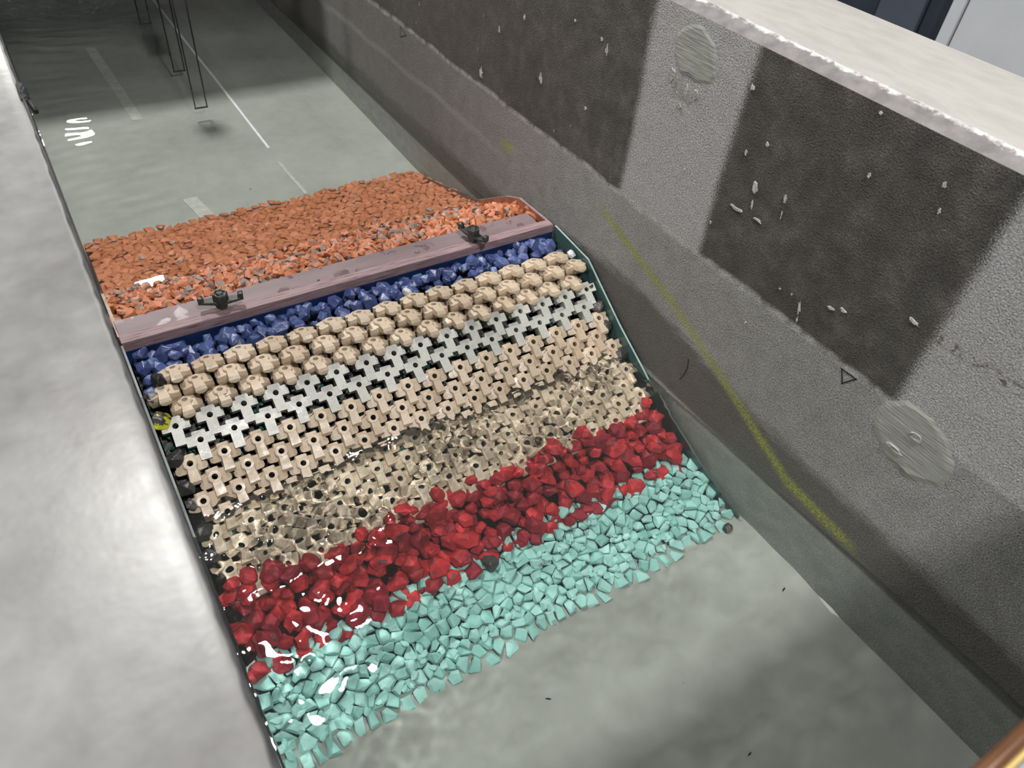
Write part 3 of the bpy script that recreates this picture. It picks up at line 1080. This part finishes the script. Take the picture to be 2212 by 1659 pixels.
# small turquoise filter stones seen in the gaps of the armour
r = random.Random(66)
V, F, T = [], [], []
for i in range(900):
    y = r.uniform(0.79, 1.10)
    x = r.uniform(0.018, 0.978)
    s = r.uniform(0.004, 0.0075)
    bm = rock_bm(s, s * 0.9, s * 0.7, r, 10, 0.0)
    mw = Matrix.Translation((x, y, plane(y) - 0.027 + r.uniform(-0.003, 0.004))) @ Euler((r.uniform(-1, 1), r.uniform(-1, 1), r.uniform(0, 6))).to_matrix().to_4x4()
    bm.verts.index_update()
    off = len(V)
    for v in bm.verts:
        V.append(mw @ v.co)
    tint = r.random()
    T += [tint] * len(bm.verts)
    F += [[off + v.index for v in f.verts] for f in bm.faces]
    bm.free()
me = mesh_from(V, F, 'filter_gravel')
me.attributes.new('tint', 'FLOAT', 'POINT').data.foreach_set('value', T)
M_TEALD = mat_rock('wet_filter_stone', (0.008, 0.045, 0.042), (0.06, 0.30, 0.27), (0.015, 0.03, 0.03), 0.50, 0.25, 0.6)
fg = obj('filter_gravel', me, M_TEALD)
tag(fg, 'small turquoise filter gravel glimpsed between the armour blocks', 'gravel', None, 'stuff')
UNDER.append(fg)


# ------------------------------------------------------------------ armour blocks
def boolean_bevel(bm, cutter, bevel):
    a = bpy.data.objects.new('tmp_a', bm_mesh(bm))
    b = bpy.data.objects.new('tmp_b', bm_mesh(cutter))
    COL.objects.link(a)
    COL.objects.link(b)
    md = a.modifiers.new('cut', 'BOOLEAN')
    md.operation = 'DIFFERENCE'
    md.object = b
    md.solver = 'EXACT'
    md.use_self = True
    bv = a.modifiers.new('bev', 'BEVEL')
    bv.width = bevel
    bv.segments = 2
    bv.limit_method = 'ANGLE'
    bv.angle_limit = math.radians(25)
    dg = bpy.context.evaluated_depsgraph_get()
    me = bpy.data.meshes.new_from_object(a.evaluated_get(dg))
    for o in (a, b):
        me_ = o.data
        bpy.data.objects.remove(o)
        bpy.data.meshes.remove(me_)
    return me


def cutters():
    bm = bmesh.new()
    bm_cyl(bm, (0, 0), 0.0054, -0.040, 0.02, 20)
    for s in (-1, 1):
        for v in (0.001, ):
            bm_cyl(bm, (s * 0.0285, v), 0.0046, -0.05, 0.02, 12)
        bm_cyl(bm, (s * 0.0150, 0.0175), 0.0042, -0.05, 0.02, 12)
    bmesh.ops.recalc_face_normals(bm, faces=bm.faces[:])
    return bm


def beige_block(var):
    bm = bmesh.new()
    # hub round the hole
    n = 10
    pts = []
    for k_ in range(n):
        a = 2 * math.pi * (k_ + 0.5) / n
        pts += [(0.0112 * math.cos(a), 0.0108 * math.sin(a), 0.0), (0.0134 * math.cos(a), 0.0128 * math.sin(a), -0.0014), (0.0138 * math.cos(a), 0.0130 * math.sin(a), -0.028)]
    bm_hull(bm, pts)
    # nose pointing down the slope, wider and chamfered at its end
    bm_hull(bm, [(-0.0072, -0.004, -0.0002), (0.0072, -0.004, -0.0002), (-0.0094, -0.0345, -0.0008), (0.0094, -0.0345, -0.0008),
                 (-0.0102, -0.0385, -0.0068), (0.0102, -0.0385, -0.0068), (-0.0078, -0.0390, -0.0115), (0.0078, -0.0390, -0.0115), (0, -0.0385, -0.0145),
                 (-0.0112, -0.004, -0.014), (0.0112, -0.004, -0.014), (-0.0112, -0.034, -0.011), (0.0112, -0.034, -0.011), (0, -0.030, -0.018), (0, 0, -0.024)])
    # two sloping wings with arched fronts
    for s in (-1, 1):
        bm_hull(bm, [(s * 0.003, 0.0118, -0.0008), (s * 0.003, -0.0130, -0.0052), (s * 0.0275, 0.0114, -0.0070), (s * 0.0275, -0.0108, -0.0092),
                     (s * 0.0125, -0.0155, -0.0066), (s * 0.0125, -0.0160, -0.0155), (s * 0.0240, -0.0148, -0.0090), (s * 0.0275, -0.0125, -0.0195),
                     (s * 0.0285, 0.0110, -0.0200), (s * 0.0285, -0.0100, -0.0200), (s * 0.006, -0.0150, -0.0190),
                     (s * 0.003, 0.0120, -0.0300), (s * 0.026, 0.0100, -0.0310), (s * 0.024, -0.0080, -0.0310), (s * 0.003, -0.0080, -0.0310)])
    # tail
    bm_hull(bm, [(-0.0105, 0.006, -0.0012), (0.0105, 0.006, -0.0012), (-0.0095, 0.0175, -0.0040), (0.0095, 0.0175, -0.0040),
                 (-0.0125, 0.0185, -0.0100), (0.0125, 0.0185, -0.0100), (-0.0125, 0.0175, -0.0240), (0.0125, 0.0175, -0.0240), (-0.012, 0.004, -0.024), (0.012, 0.004, -0.024)])
    return boolean_bevel(bm, cutters(), 0.0008)


def grey_block(var):
    bm = bmesh.new()
    T, B = 0.0, -0.0155
    def slab(x0, x1, y0, y1, zt, zb, gx=0.0, gy=0.0):
        bm_hull(bm, [(x, y, zt) for x in (x0, x1) for y in (y0, y1)] + [(x, y, zb) for x in (x0 - gx, x1 + gx) for y in (y0 - gy, y1 + gy)])
    slab(-0.0120, 0.0120, 0.004, 0.0175, T, B)
    slab(-0.0240, 0.0240, -0.0085, 0.0105, T, B)
    slab(-0.0096, 0.0096, -0.0370, 0.002, T, B - 0.001)
    slab(-0.0265, 0.0265, -0.0030, 0.0112, B + 0.001, -0.030, 0.002, 0.0)
    slab(-0.0090, 0.0090, -0.0270, 0.010, B + 0.001, -0.024)
    slab(-0.0130, 0.0130, 0.006, 0.0185, B + 0.003, -0.026)
    return boolean_bevel(bm, cutters(), 0.0007)


def mat_block(name, lo, hi, stain, gl):
    n = Nodes(name)
    rd = n.rand()
    off = n.t.nodes.new('ShaderNodeVectorMath')
    off.operation = 'ADD'
    n.t.links.new(n.obj, off.inputs[0])
    cmb = n.t.nodes.new('ShaderNodeCombineXYZ')
    n._set(cmb.inputs[0], n.math('MULTIPLY', rd, 17.0))
    n._set(cmb.inputs[1], n.math('MULTIPLY', rd, 5.0))
    n.t.links.new(cmb.outputs[0], off.inputs[1])
    vec = off.outputs[0]
    f = n.noise(75.0, 5, 0.62, vec)
    t = n.math('ADD', n.math('MULTIPLY', f, 0.55), n.math('MULTIPLY', rd, 0.42))
    c = n.ramp(t, [(0.15, lo), (0.80, hi)])
    vein = n.math('SUBTRACT', 1.0, n.step(n.math('ABSOLUTE', n.math('SUBTRACT', n.noise(95.0, 3, 0.6, vec, 0.6), 0.5)), 0.0, 0.022))
    c = n.mix(n.math('MULTIPLY', vein, 0.30), c, stain)
    c = n.mix(n.math('MULTIPLY', n.step(n.noise(260.0, 2, 0.5, vec), 0.62, 0.70), 0.45), c, stain)
    n.col(c)
    wet = n.noise(48.0, 2, 0.5, vec)
    n.p(roughness=n.lin(wet, 0.35, 0.65, 0.24, gl), specular_ior_level=0.6)
    n.bump(n.math('ADD', n.noise(330.0, 3, 0.6, vec), n.math('MULTIPLY', n.noise(70.0, 2, 0.5, vec), 0.8)), 0.22, 0.0016)
    return n.m


M_BEIGE = mat_block('cast_beige_concrete', (0.46, 0.355, 0.25), (0.66, 0.545, 0.42), (0.30, 0.215, 0.13), 0.55)
M_GREYB = mat_block('cast_grey_concrete', (0.42, 0.425, 0.39), (0.60, 0.60, 0.56), (0.25, 0.24, 0.19), 0.42)
ME_BEIGE = beige_block(0)
ME_BEIGE.materials.clear()
ME_BEIGE.materials.append(M_BEIGE)
ME_GREY = grey_block(0)
ME_GREY.materials.clear()
ME_GREY.materials.append(M_GREYB)

ORD = ['first', 'second', 'third', 'fourth', 'fifth', 'sixth', 'seventh', 'eighth', 'ninth', 'tenth', 'eleventh', 'twelfth', 'thirteenth',
       'fourteenth', 'fifteenth', 'sixteenth']
PITCH = 0.0613
#        y      z                 tilt      offset  kind
ROWS = [(1.136, 0.1065, -0.28, 1), (1.099, 0.099, -0.20, 0), (1.070, 0.080, -0.10, 1)]
ROWS += [(y, plane(y), ALPHA, k_) for y, k_ in ((1.037, 0), (1.0055, 1), (0.9753, 0), (0.9439, 1), (0.9147, 0), (0.8859, 1), (0.8579, 0), (0.8294, 1), (0.8010, 0), (0.7725, 1))]
r = random.Random(77)
block_31 = None
for j, (y, z, tilt, off) in enumerate(ROWS):
    grey = j in (3, 4)
    nk = 15 if off else 16
    for k_ in range(nk):
        x = (0.0718 if off else 0.0412) + PITCH * k_ - (0.00025 * k_ if not off else 0.0)
        o = bpy.data.objects.new('grey_armour_block' if grey else 'beige_armour_block', ME_GREY if grey else ME_BEIGE)
        COL.objects.link(o)
        o.location = (x + r.uniform(-0.0012, 0.0012), y + r.uniform(-0.0012, 0.0012), z + r.uniform(-0.001, 0.001))
        o.rotation_euler = (tilt + r.uniform(-0.03, 0.03), r.uniform(-0.03, 0.03), r.uniform(-0.05, 0.05))
        state = 'grey' if grey else ('beige' if j < 10 else 'submerged beige')
        tag(o, f'{state} armour block, {ORD[k_]} from left glass in {ORD[j]} row down', 'armour block',
            'grey armour blocks' if grey else 'beige armour blocks')
        if j >= 6:
            UNDER.append(o)
        if j == 2 and k_ == 1:
            block_31 = o
# inked number on one block
fc = bpy.data.curves.new('lettering', 'FONT')
fc.body = '3-1'
fc.size = 0.0085
fc.extrude = 0.0002
fc.align_x = 'CENTER'
fc.align_y = 'CENTER'
fc.materials.append(M_INK)
fo = bpy.data.objects.new('tmp_text', fc)
COL.objects.link(fo)
lme = bpy.data.meshes.new_from_object(fo.evaluated_get(bpy.context.evaluated_depsgraph_get()))
bpy.data.objects.remove(fo)
bpy.data.curves.remove(fc)
lme.materials.clear()
fo = obj('lettering', lme, M_INK, block_31)
fo.location = (0.0035, -0.0215, 0.0001)
fo.rotation_euler = (0.02, 0, -1.50)

# ------------------------------------------------------------------ crest board, plank, end boards


def mat_plank(name, lo, hi, wet):
    n = Nodes(name)
    v = n.scale(n.obj, (0.25, 1, 1))
    f = n.noise(30.0, 4, 0.6, v)
    c = n.ramp(f, [(0.3, lo), (0.7, hi)])
    w = n.noise(26.0, 3, 0.55)
    wm = n.math('MULTIPLY', n.step(w, 0.56, 0.585), n.step(n.noise(9.0, 1), 0.44, 0.50))
    c = n.mix(n.math('MULTIPLY', wm, 0.7), c, wet)
    n.col(c)
    n.p(roughness=n.math('SUBTRACT', 0.5, n.math('MULTIPLY', wm, 0.25)))
    n.bump(f, 0.15, 0.001)
    return n.m


def mat_ply_edge():
    n = Nodes('plywood_edge')
    v = n.scale(n.obj, (0.06, 1, 1))
    f = n.noise(330.0, 3, 0.6, v)
    n.col(n.ramp(f, [(0.30, (0.13, 0.048, 0.06)), (0.42, (0.26, 0.17, 0.18)), (0.7, (0.36, 0.265, 0.275))]))
    n.p(roughness=0.6)
    n.bump(f, 0.35, 0.0015)
    return n.m


M_PLANK = mat_plank('mauve_plank', (0.185, 0.135, 0.145), (0.255, 0.19, 0.20), (0.14, 0.075, 0.09))
M_PLYE = mat_ply_edge()
M_NAVY = simple('navy_board', (0.012, 0.030, 0.115), 0.45, nscale=16, namt=0.45)
cw = empty('crest_board', (0.0, 1.2245, -0.20))
tag(cw, 'upright navy board with a mauve wooden top edge behind the blue rocks', 'board')
base = obj('board', box_mesh((0.006, 0.0, 0.0), (0.984, 0.0235, 0.298), 0.0005), M_NAVY, cw)
e = obj('top_edge', box_mesh((0.0075, -0.0004, 0.2982), (0.983, 0.0236, 0.3195), 0.0008), M_PLYE, cw)
pk = empty('crest_plank', (0.0, 1.2495, 0.0985))
tag(pk, 'flat mauve plank along the crest, clamped by two black wing nuts', 'plank')
obj('plank_board', box_mesh((0.0085, 0.0, 0.0), (0.954, 0.0490, 0.0190), 0.0008), M_PLANK, pk)
obj('seam_strip', box_mesh((0.0085, -0.0010, 0.0), (0.954, -0.0001, 0.0183)), simple('seam_red', (0.16, 0.035, 0.05), 0.6), pk)
sl = obj('splinter', box_mesh((0.398, 0.004, 0.0192), (0.404, 0.0055, 0.0225), 0.0003), M_PLYE, pk)
M_BOARD = simple('rusty_board', (0.33, 0.12, 0.06), 0.55, nscale=30, namt=0.3)
M_PALEW = simple('pale_wood_edge', (0.52, 0.40, 0.31), 0.6, nscale=60, namt=0.25)
for (x0, x1, lab) in ((0.977, 0.984, 'rust brown end board beside the orange stones at the right wall'),
                      (0.006, 0.0115, 'pale wooden end board beside the orange stones at the left wall')):
    t = empty('end_board', ((x0 + x1) / 2, 1.25, -0.25))
    tag(t, lab, 'board')
    left = x0 < 0.5
    poly = [(1.2485, -0.25), (1.2485, 0.117), (1.37, 0.112), (1.43, 0.086), (1.60, -0.02), (1.96, -0.24), (1.96, -0.25)]
    if left:
        poly = [(1.2485, -0.25), (1.2485, 0.116), (1.36, 0.104), (1.46, 0.055), (1.60, -0.02), (1.96, -0.24), (1.96, -0.25)]
    b_ = obj('sheet', profile_mesh(poly, x0, x1), M_BOARD if not left else M_PALEW, t)
    vs_, fs = [], []
    for i, (y, z) in enumerate(poly[1:6]):
        vs_ += [(x0 - 0.0002, y, z - 0.001), (x1 + 0.0002, y, z - 0.001), (x1 + 0.0002, y, z + 0.0012), (x0 - 0.0002, y, z + 0.0012)]
        if i:
            a, b = 4 * (i - 1), 4 * i
            for q in range(4):
                fs.append((a + q, a + (q + 1) % 4, b + (q + 1) % 4, b + q))
    fs += [(0, 1, 2, 3), (19, 18, 17, 16)]
    obj('top_edge', mesh_from(vs_, fs), M_PALEW if left else M_PLYE, b_)
    b_.location = (-t.location.x, -t.location.y, -t.location.z)

# ------------------------------------------------------------------ wing nuts
M_CAST = Nodes('black_cast_iron')
M_CAST.col(M_CAST.ramp(M_CAST.noise(70.0, 3), [(0.3, (0.030, 0.032, 0.030)), (0.7, (0.085, 0.088, 0.080))]))
M_CAST.p(roughness=0.42, metallic=0.3)
M_CAST.bump(M_CAST.noise(300.0, 3), 0.25, 0.001)
M_CAST = M_CAST.m


def wing_nut(loc, rz, tilt, label):
    t = empty('wing_nut', loc, (tilt[0], tilt[1], rz))
    tag(t, label, 'wing nut', 'wing nuts on the plank')
    # threaded stud
    bm = bmesh.new()
    n, turns, pitch_ = 14, 16, 0.0026
    vs_, fs = [], []
    for i in range(turns * 2 + 1):
        rr = 0.0070 if i % 2 else 0.0058
        for k_ in range(n):
            a = 2 * math.pi * k_ / n
            vs_.append((rr * math.cos(a), rr * math.sin(a), -0.004 + i * pitch_ / 2 + pitch_ * k_ / n * 0.5))
        if i:
            for k_ in range(n):
                fs.append(((i - 1) * n + k_, (i - 1) * n + (k_ + 1) % n, i * n + (k_ + 1) % n, i * n + k_))
    fs.append(tuple(turns * 2 * n + k_ for k_ in range(n)))
    obj('stud', mesh_from(vs_, fs), M_CAST, t)
    # hexagonal collar with a recessed top ring
    bm = bmesh.new()
    ro = 0.0145
    hexa = lambda rr, zz: [bm.verts.new((rr * math.cos(math.pi / 3 * k_ + 0.3), rr * math.sin(math.pi / 3 * k_ + 0.3), zz)) for k_ in range(6)]
    loops = [hexa(0.0105, 0.002), hexa(0.0140, 0.012), hexa(0.0150, 0.017), hexa(0.0148, 0.0345), hexa(0.0132, 0.0365), hexa(0.0108, 0.0365), hexa(0.0100, 0.0335), hexa(0.0072, 0.0335)]
    for a, b in zip(loops[:-1], loops[1:]):
        for k_ in range(6):
            bm.faces.new((a[k_], a[(k_ + 1) % 6], b[(k_ + 1) % 6], b[k_]))
    bm.faces.new(loops[0][::-1])
    bm.faces.new(loops[-1])
    bmesh.ops.recalc_face_normals(bm, faces=bm.faces[:])
    obj('hex_collar', bm_mesh(bm), M_CAST, t)
    # bar with two upturned lugs
    for s in (-1, 1):
        bm = bmesh.new()
        bm_hull(bm, [(s * 0.004, -0.0125, 0.015), (s * 0.004, 0.0125, 0.015), (s * 0.004, -0.0105, 0.021), (s * 0.004, 0.0105, 0.021),
                     (s * 0.0400, -0.0062, 0.0175), (s * 0.0400, 0.0062, 0.0175), (s * 0.0400, -0.0058, 0.0225), (s * 0.0400, 0.0058, 0.0225), (s * 0.004, 0, 0.010)])
        bmesh.ops.bevel(bm, geom=bm.edges[:], offset=0.0009, segments=1, affect='EDGES', clamp_overlap=True)
        wg_ = obj('wing', bm_mesh(bm), M_CAST, t)
        bm = bmesh.new()
        bm_hull(bm, [(s * 0.0310, -0.0062, 0.0180), (s * 0.0310, 0.0062, 0.0180), (s * 0.0420, -0.0066, 0.0170), (s * 0.0420, 0.0066, 0.0170),
                     (s * 0.0325, -0.0055, 0.0315), (s * 0.0325, 0.0055, 0.0315), (s * 0.0425, -0.0060, 0.0320), (s * 0.0425, 0.0060, 0.0320), (s * 0.0375, 0, 0.0335)])
        bmesh.ops.bevel(bm, geom=bm.edges[:], offset=0.0009, segments=1, affect='EDGES', clamp_overlap=True)
        obj('lug', bm_mesh(bm), M_CAST, wg_)
    return t


wing_nut((0.201, 1.2505, 0.1178), -0.22, (0.0, 0.0), 'black wing nut on the left part of the plank, lugs lying lengthwise')
wing_nut((0.769, 1.2430, 0.1190), -1.25, (0.0, 0.0), 'black wing nut on the right part of the plank, lugs turned crosswise')

# ------------------------------------------------------------------ wave gauges and their carriage
M_ROD = simple('black_rod', (0.012, 0.012, 0.013), 0.3)
M_STEEL = simple('carriage_steel', (0.10, 0.105, 0.11), 0.5, 0.4)
gauges = [((0.4790, 0.5170), 3.325, 'farthest wave gauge, two thin black rods at the top of the frame'),
          ((0.4815, 0.5175), 2.850, 'middle wave gauge, two black rods with a crossbar under water'),
          ((0.4700, 0.5075), 2.545, 'nearest wave gauge, two black rods right of the other pairs')]
for (xa, xb), y, lab in gauges:
    t = empty('wave_gauge', ((xa + xb) / 2, y, -0.15))
    tag(t, lab, 'wave gauge', 'wave gauges in the far water')
    hw = (xb - xa) / 2
    for s in (-1, 1):
        o = obj('rod', tube_mesh((s * hw, 0, 0), (s * hw, 0, 0.54), 0.0022, 8), M_ROD, t)
        UNDER.append(o)
    obj('crossbar', box_mesh((-hw - 0.003, -0.003, -0.004), (hw + 0.003, 0.003, 0.004), 0.0008), M_ROD, t)
    obj('head_box', box_mesh((-0.032, -0.03, 0.53), (0.032, 0.03, 0.66), 0.004), M_ROD, t)
    obj('hanger', tube_mesh((0, 0, 0.655), (0, 0, 0.885), 0.010), M_STEEL, t)
t = empty('instrument_carriage', (0.5, 3.4, 0.70))
tag(t, 'steel instrument carriage bridging the flume walls above the wave gauges', 'carriage')
obj('deck', box_mesh((-0.62, -0.66, 0.035), (0.62, 0.45, 0.060), 0.003), M_STEEL, t)
for yy in (-0.65, -0.12, 0.38):
    obj('beam', box_mesh((-0.64, yy, -0.0005), (0.64, yy + 0.06, 0.034), 0.002), M_STEEL, t)

# footbridge edge at the lower right corner
M_COPPER = simple('brown_lacquered_pipe', (0.13, 0.058, 0.028), 0.25, 0.2, nscale=30, namt=0.15)
M_YELLOW = simple('yellow_trim', (0.62, 0.45, 0.16), 0.45)
M_DECK = simple('lilac_deck', (0.30, 0.28, 0.31), 0.6, nscale=12, namt=0.1)
t = empty('footbridge', (0.5, -0.35, 0.70))
tag(t, 'footbridge edge with brown pipe and yellow trim at the lower right corner', 'footbridge')
obj('pipe', tube_mesh((-0.85, 0.3200, 0.0110), (0.85, 0.3200, 0.0110), 0.0043, 20), M_COPPER, t)
obj('trim_strip', box_mesh((-0.85, 0.3129, 0.004), (0.85, 0.3156, 0.0118), 0.0005), M_YELLOW, t)
obj('deck_board', box_mesh((-0.85, -0.45, 0.0), (0.85, 0.3125, 0.0105), 0.001), M_DECK, t)

# black clip on the left wall edge
M_CLIP = simple('black_rubber', (0.012, 0.012, 0.014), 0.5)
t = empty('edge_clip', (0.0, 0.985, 0.686))
tag(t, 'small black rubber clip over the far left wall edge', 'clip')
bm = bmesh.new()
bm_hull(bm, [(-0.004, -0.020, 0.0), (-0.004, 0.020, 0.0), (0.006, -0.014, -0.014), (0.007, 0.024, -0.010), (-0.001, -0.015, 0.007), (-0.001, 0.024, 0.006), (0.006, 0.016, 0.004), (0.005, -0.018, 0.002)])
bmesh.ops.bevel(bm, geom=bm.edges[:], offset=0.0015, segments=2, affect='EDGES', clamp_overlap=True)
obj('jaw', bm_mesh(bm), M_CLIP, t)
obj('tail', tube_mesh((0.004, -0.020, -0.002), (0.007, -0.045, -0.004), 0.0028, 8), M_CLIP, t)

# ------------------------------------------------------------------ water
WL = [(-1.2, 0.0), (0.0, -0.006), (0.15, -0.016), (0.25, -0.022), (0.41, -0.034), (0.52, -0.041), (0.63, -0.043), (0.72, -0.050), (0.84, -0.050),
      (0.95, -0.048), (1.20, -0.020), (1.30, 0.0), (7.0, 0.0)]


def axis(segs):
    out = []
    for a, b, d in segs:
        n = max(1, int(round((b - a) / d)))
        out += [a + (b - a) * i / n for i in range(n)]
    out.append(segs[-1][1])
    return np.array(out)


ys = axis([(-1.19, -0.2, 0.03), (-0.2, 0.40, 0.006), (0.40, 0.68, 0.004), (0.68, 0.94, 0.0024), (0.94, 0.98, 0.0025), (0.98, 1.25, 0.01), (1.25, 2.2, 0.008), (2.2, 3.6, 0.014), (3.6, 6.99, 0.06)])
xs = np.linspace(-0.001, 1.001, 300)
X, Y = np.meshgrid(xs, ys)
rng = np.random.default_rng(3)


def waves(lmin, lmax, n, ax=1.0):
    Z = np.zeros_like(X)
    for _ in range(n):
        lam = rng.uniform(lmin, lmax)
        a = rng.uniform(0, 2 * math.pi)
        Z += np.sin(2 * math.pi / lam * (X * math.cos(a) * ax + Y * math.sin(a)) + rng.uniform(0, 6.28)) * lam
    return Z / (math.sqrt(n / 2) * 0.5 * (lmin + lmax))


def sm(v, a, b):
    t_ = np.clip((v - a) / (b - a), 0, 1)
    return t_ * t_ * (3 - 2 * t_)


Zb = np.interp(Y, [p[0] for p in WL], [p[1] for p in WL])
hump = 0.018 * sm(Y, 0.70, 0.86) * (1 - sm(Y, 1.0, 1.2)) * (1 - sm(X, 0.955, 0.988))
Zb = Zb + hump
wavy = waves(0.16, 0.40, 18)
mid = waves(0.05, 0.10, 22)
fine = waves(0.016, 0.034, 34)
vfine = waves(0.008, 0.014, 34)
patch = np.clip(0.5 + 0.55 * waves(0.12, 0.30, 14), 0, 1)
turb = sm(Y, 0.66, 0.80) * (1 - sm(Y, 0.97, 1.01))
near = sm(Y, -0.2, 0.3) * (1 - sm(Y, 1.0, 1.1))
leftend = (1 - sm(X, 0.05, 0.45)) * sm(Y, 0.42, 0.56) * (1 - sm(Y, 0.80, 0.95))
off = 1 - sm(Y, 1.0, 1.1)
Z = Zb + 0.0007 * wavy * near + 0.00012 * mid * near * off + 0.00042 * mid * leftend + 0.00016 * fine * leftend + 0.00004 * wavy * (1 - off)
surf = 1.0 + 0.9 * sm(Y, 0.80, 0.85) * (1 - sm(Y, 0.93, 0.96))
Z += turb * surf * (0.00080 * fine * (0.15 + patch) + 0.00075 * mid + 0.00018 * vfine * (0.2 + patch))
Z += 0.00007 * fine * sm(Y, 0.45, 0.65) * (1 - turb) * off
Z += 0.00011 * waves(0.03, 0.07, 20, 0.35) * sm(Y, 1.9, 2.3) * (1 - sm(X, 0.25, 0.45))
fade = sm(Y, 0.96, 1.01) * (Y < 1.25)
Z = Z * (1 - fade) + (Zb - 0.0) * fade
# meniscus creeping up the walls
men = np.exp(-np.minimum(X - 0.0, 1.0 - X).clip(0) / 0.0025)
Z += 0.0015 * men * np.where(np.abs(Y - 1.1) < 0.2, 0, 1)
nyy, nxx = X.shape
top = np.stack([X, Y, Z], -1).reshape(-1, 3)
idx = np.arange(nxx * nyy).reshape(nyy, nxx)
quads = np.stack([idx[:-1, :-1], idx[:-1, 1:], idx[1:, 1:], idx[1:, :-1]], -1).reshape(-1, 4)
ring = np.concatenate([idx[0, :], idx[1:, -1], idx[-1, -2::-1], idx[-2:0:-1, 0]])
nb, n0 = len(ring), len(top)
skirt = top[ring].copy()
skirt[:, 2] = -0.2515
V = np.concatenate([top, skirt])
kk = np.arange(nb)
sides = np.stack([ring[(kk + 1) % nb], ring[kk], n0 + kk, n0 + (kk + 1) % nb], -1)
me = bpy.data.meshes.new('water')
me.from_pydata(V.tolist(), [], quads.tolist() + sides.tolist() + [(n0 + kk)[::-1].tolist()])
sm_ = np.zeros(len(me.polygons), dtype=bool)
sm_[:len(quads)] = True
me.polygons.foreach_set('use_smooth', sm_)
wm = bpy.data.materials.new('flume_water')
wm.use_nodes = True
nt = wm.node_tree
nt.nodes.clear()
wo = nt.nodes.new('ShaderNodeOutputMaterial')
wg = nt.nodes.new('ShaderNodeBsdfRefraction')
wg.inputs['IOR'].default_value = 1.333
wg.inputs['Roughness'].default_value = 0.0
wg.inputs['Color'].default_value = (1.415, 1.435, 1.405, 1)  # colour raised above white to stand in for light lost through the surface
ws = nt.nodes.new('ShaderNodeBsdfGlossy')
ws.inputs['Roughness'].default_value = 0.0
wf = nt.nodes.new('ShaderNodeFresnel')
wf.inputs['IOR'].default_value = 1.333
wx = nt.nodes.new('ShaderNodeMixShader')
nt.links.new(wf.outputs[0], wx.inputs[0])
nt.links.new(wg.outputs[0], wx.inputs[1])
nt.links.new(ws.outputs[0], wx.inputs[2])
wd = nt.nodes.new('ShaderNodeBsdfDiffuse')          # faint even haze of turbid water, put into the surface colour
wd.inputs['Color'].default_value = (0.50, 0.54, 0.51, 1)
wy = nt.nodes.new('ShaderNodeMixShader')
wy.inputs[0].default_value = 0.03
nt.links.new(wx.outputs[0], wy.inputs[1])
nt.links.new(wd.outputs[0], wy.inputs[2])
nt.links.new(wy.outputs[0], wo.inputs[0])
water = obj('water', me, wm)
tag(water, 'clear greenish flume water, calm at the ends and choppy on the block slope', 'water', None, 'stuff')
water.cycles.is_caustics_caster = True
UNDER += [floor, wr]
for o in UNDER:
    o.cycles.is_caustics_receiver = True
for o in floor.children:
    o.cycles.is_caustics_receiver = True
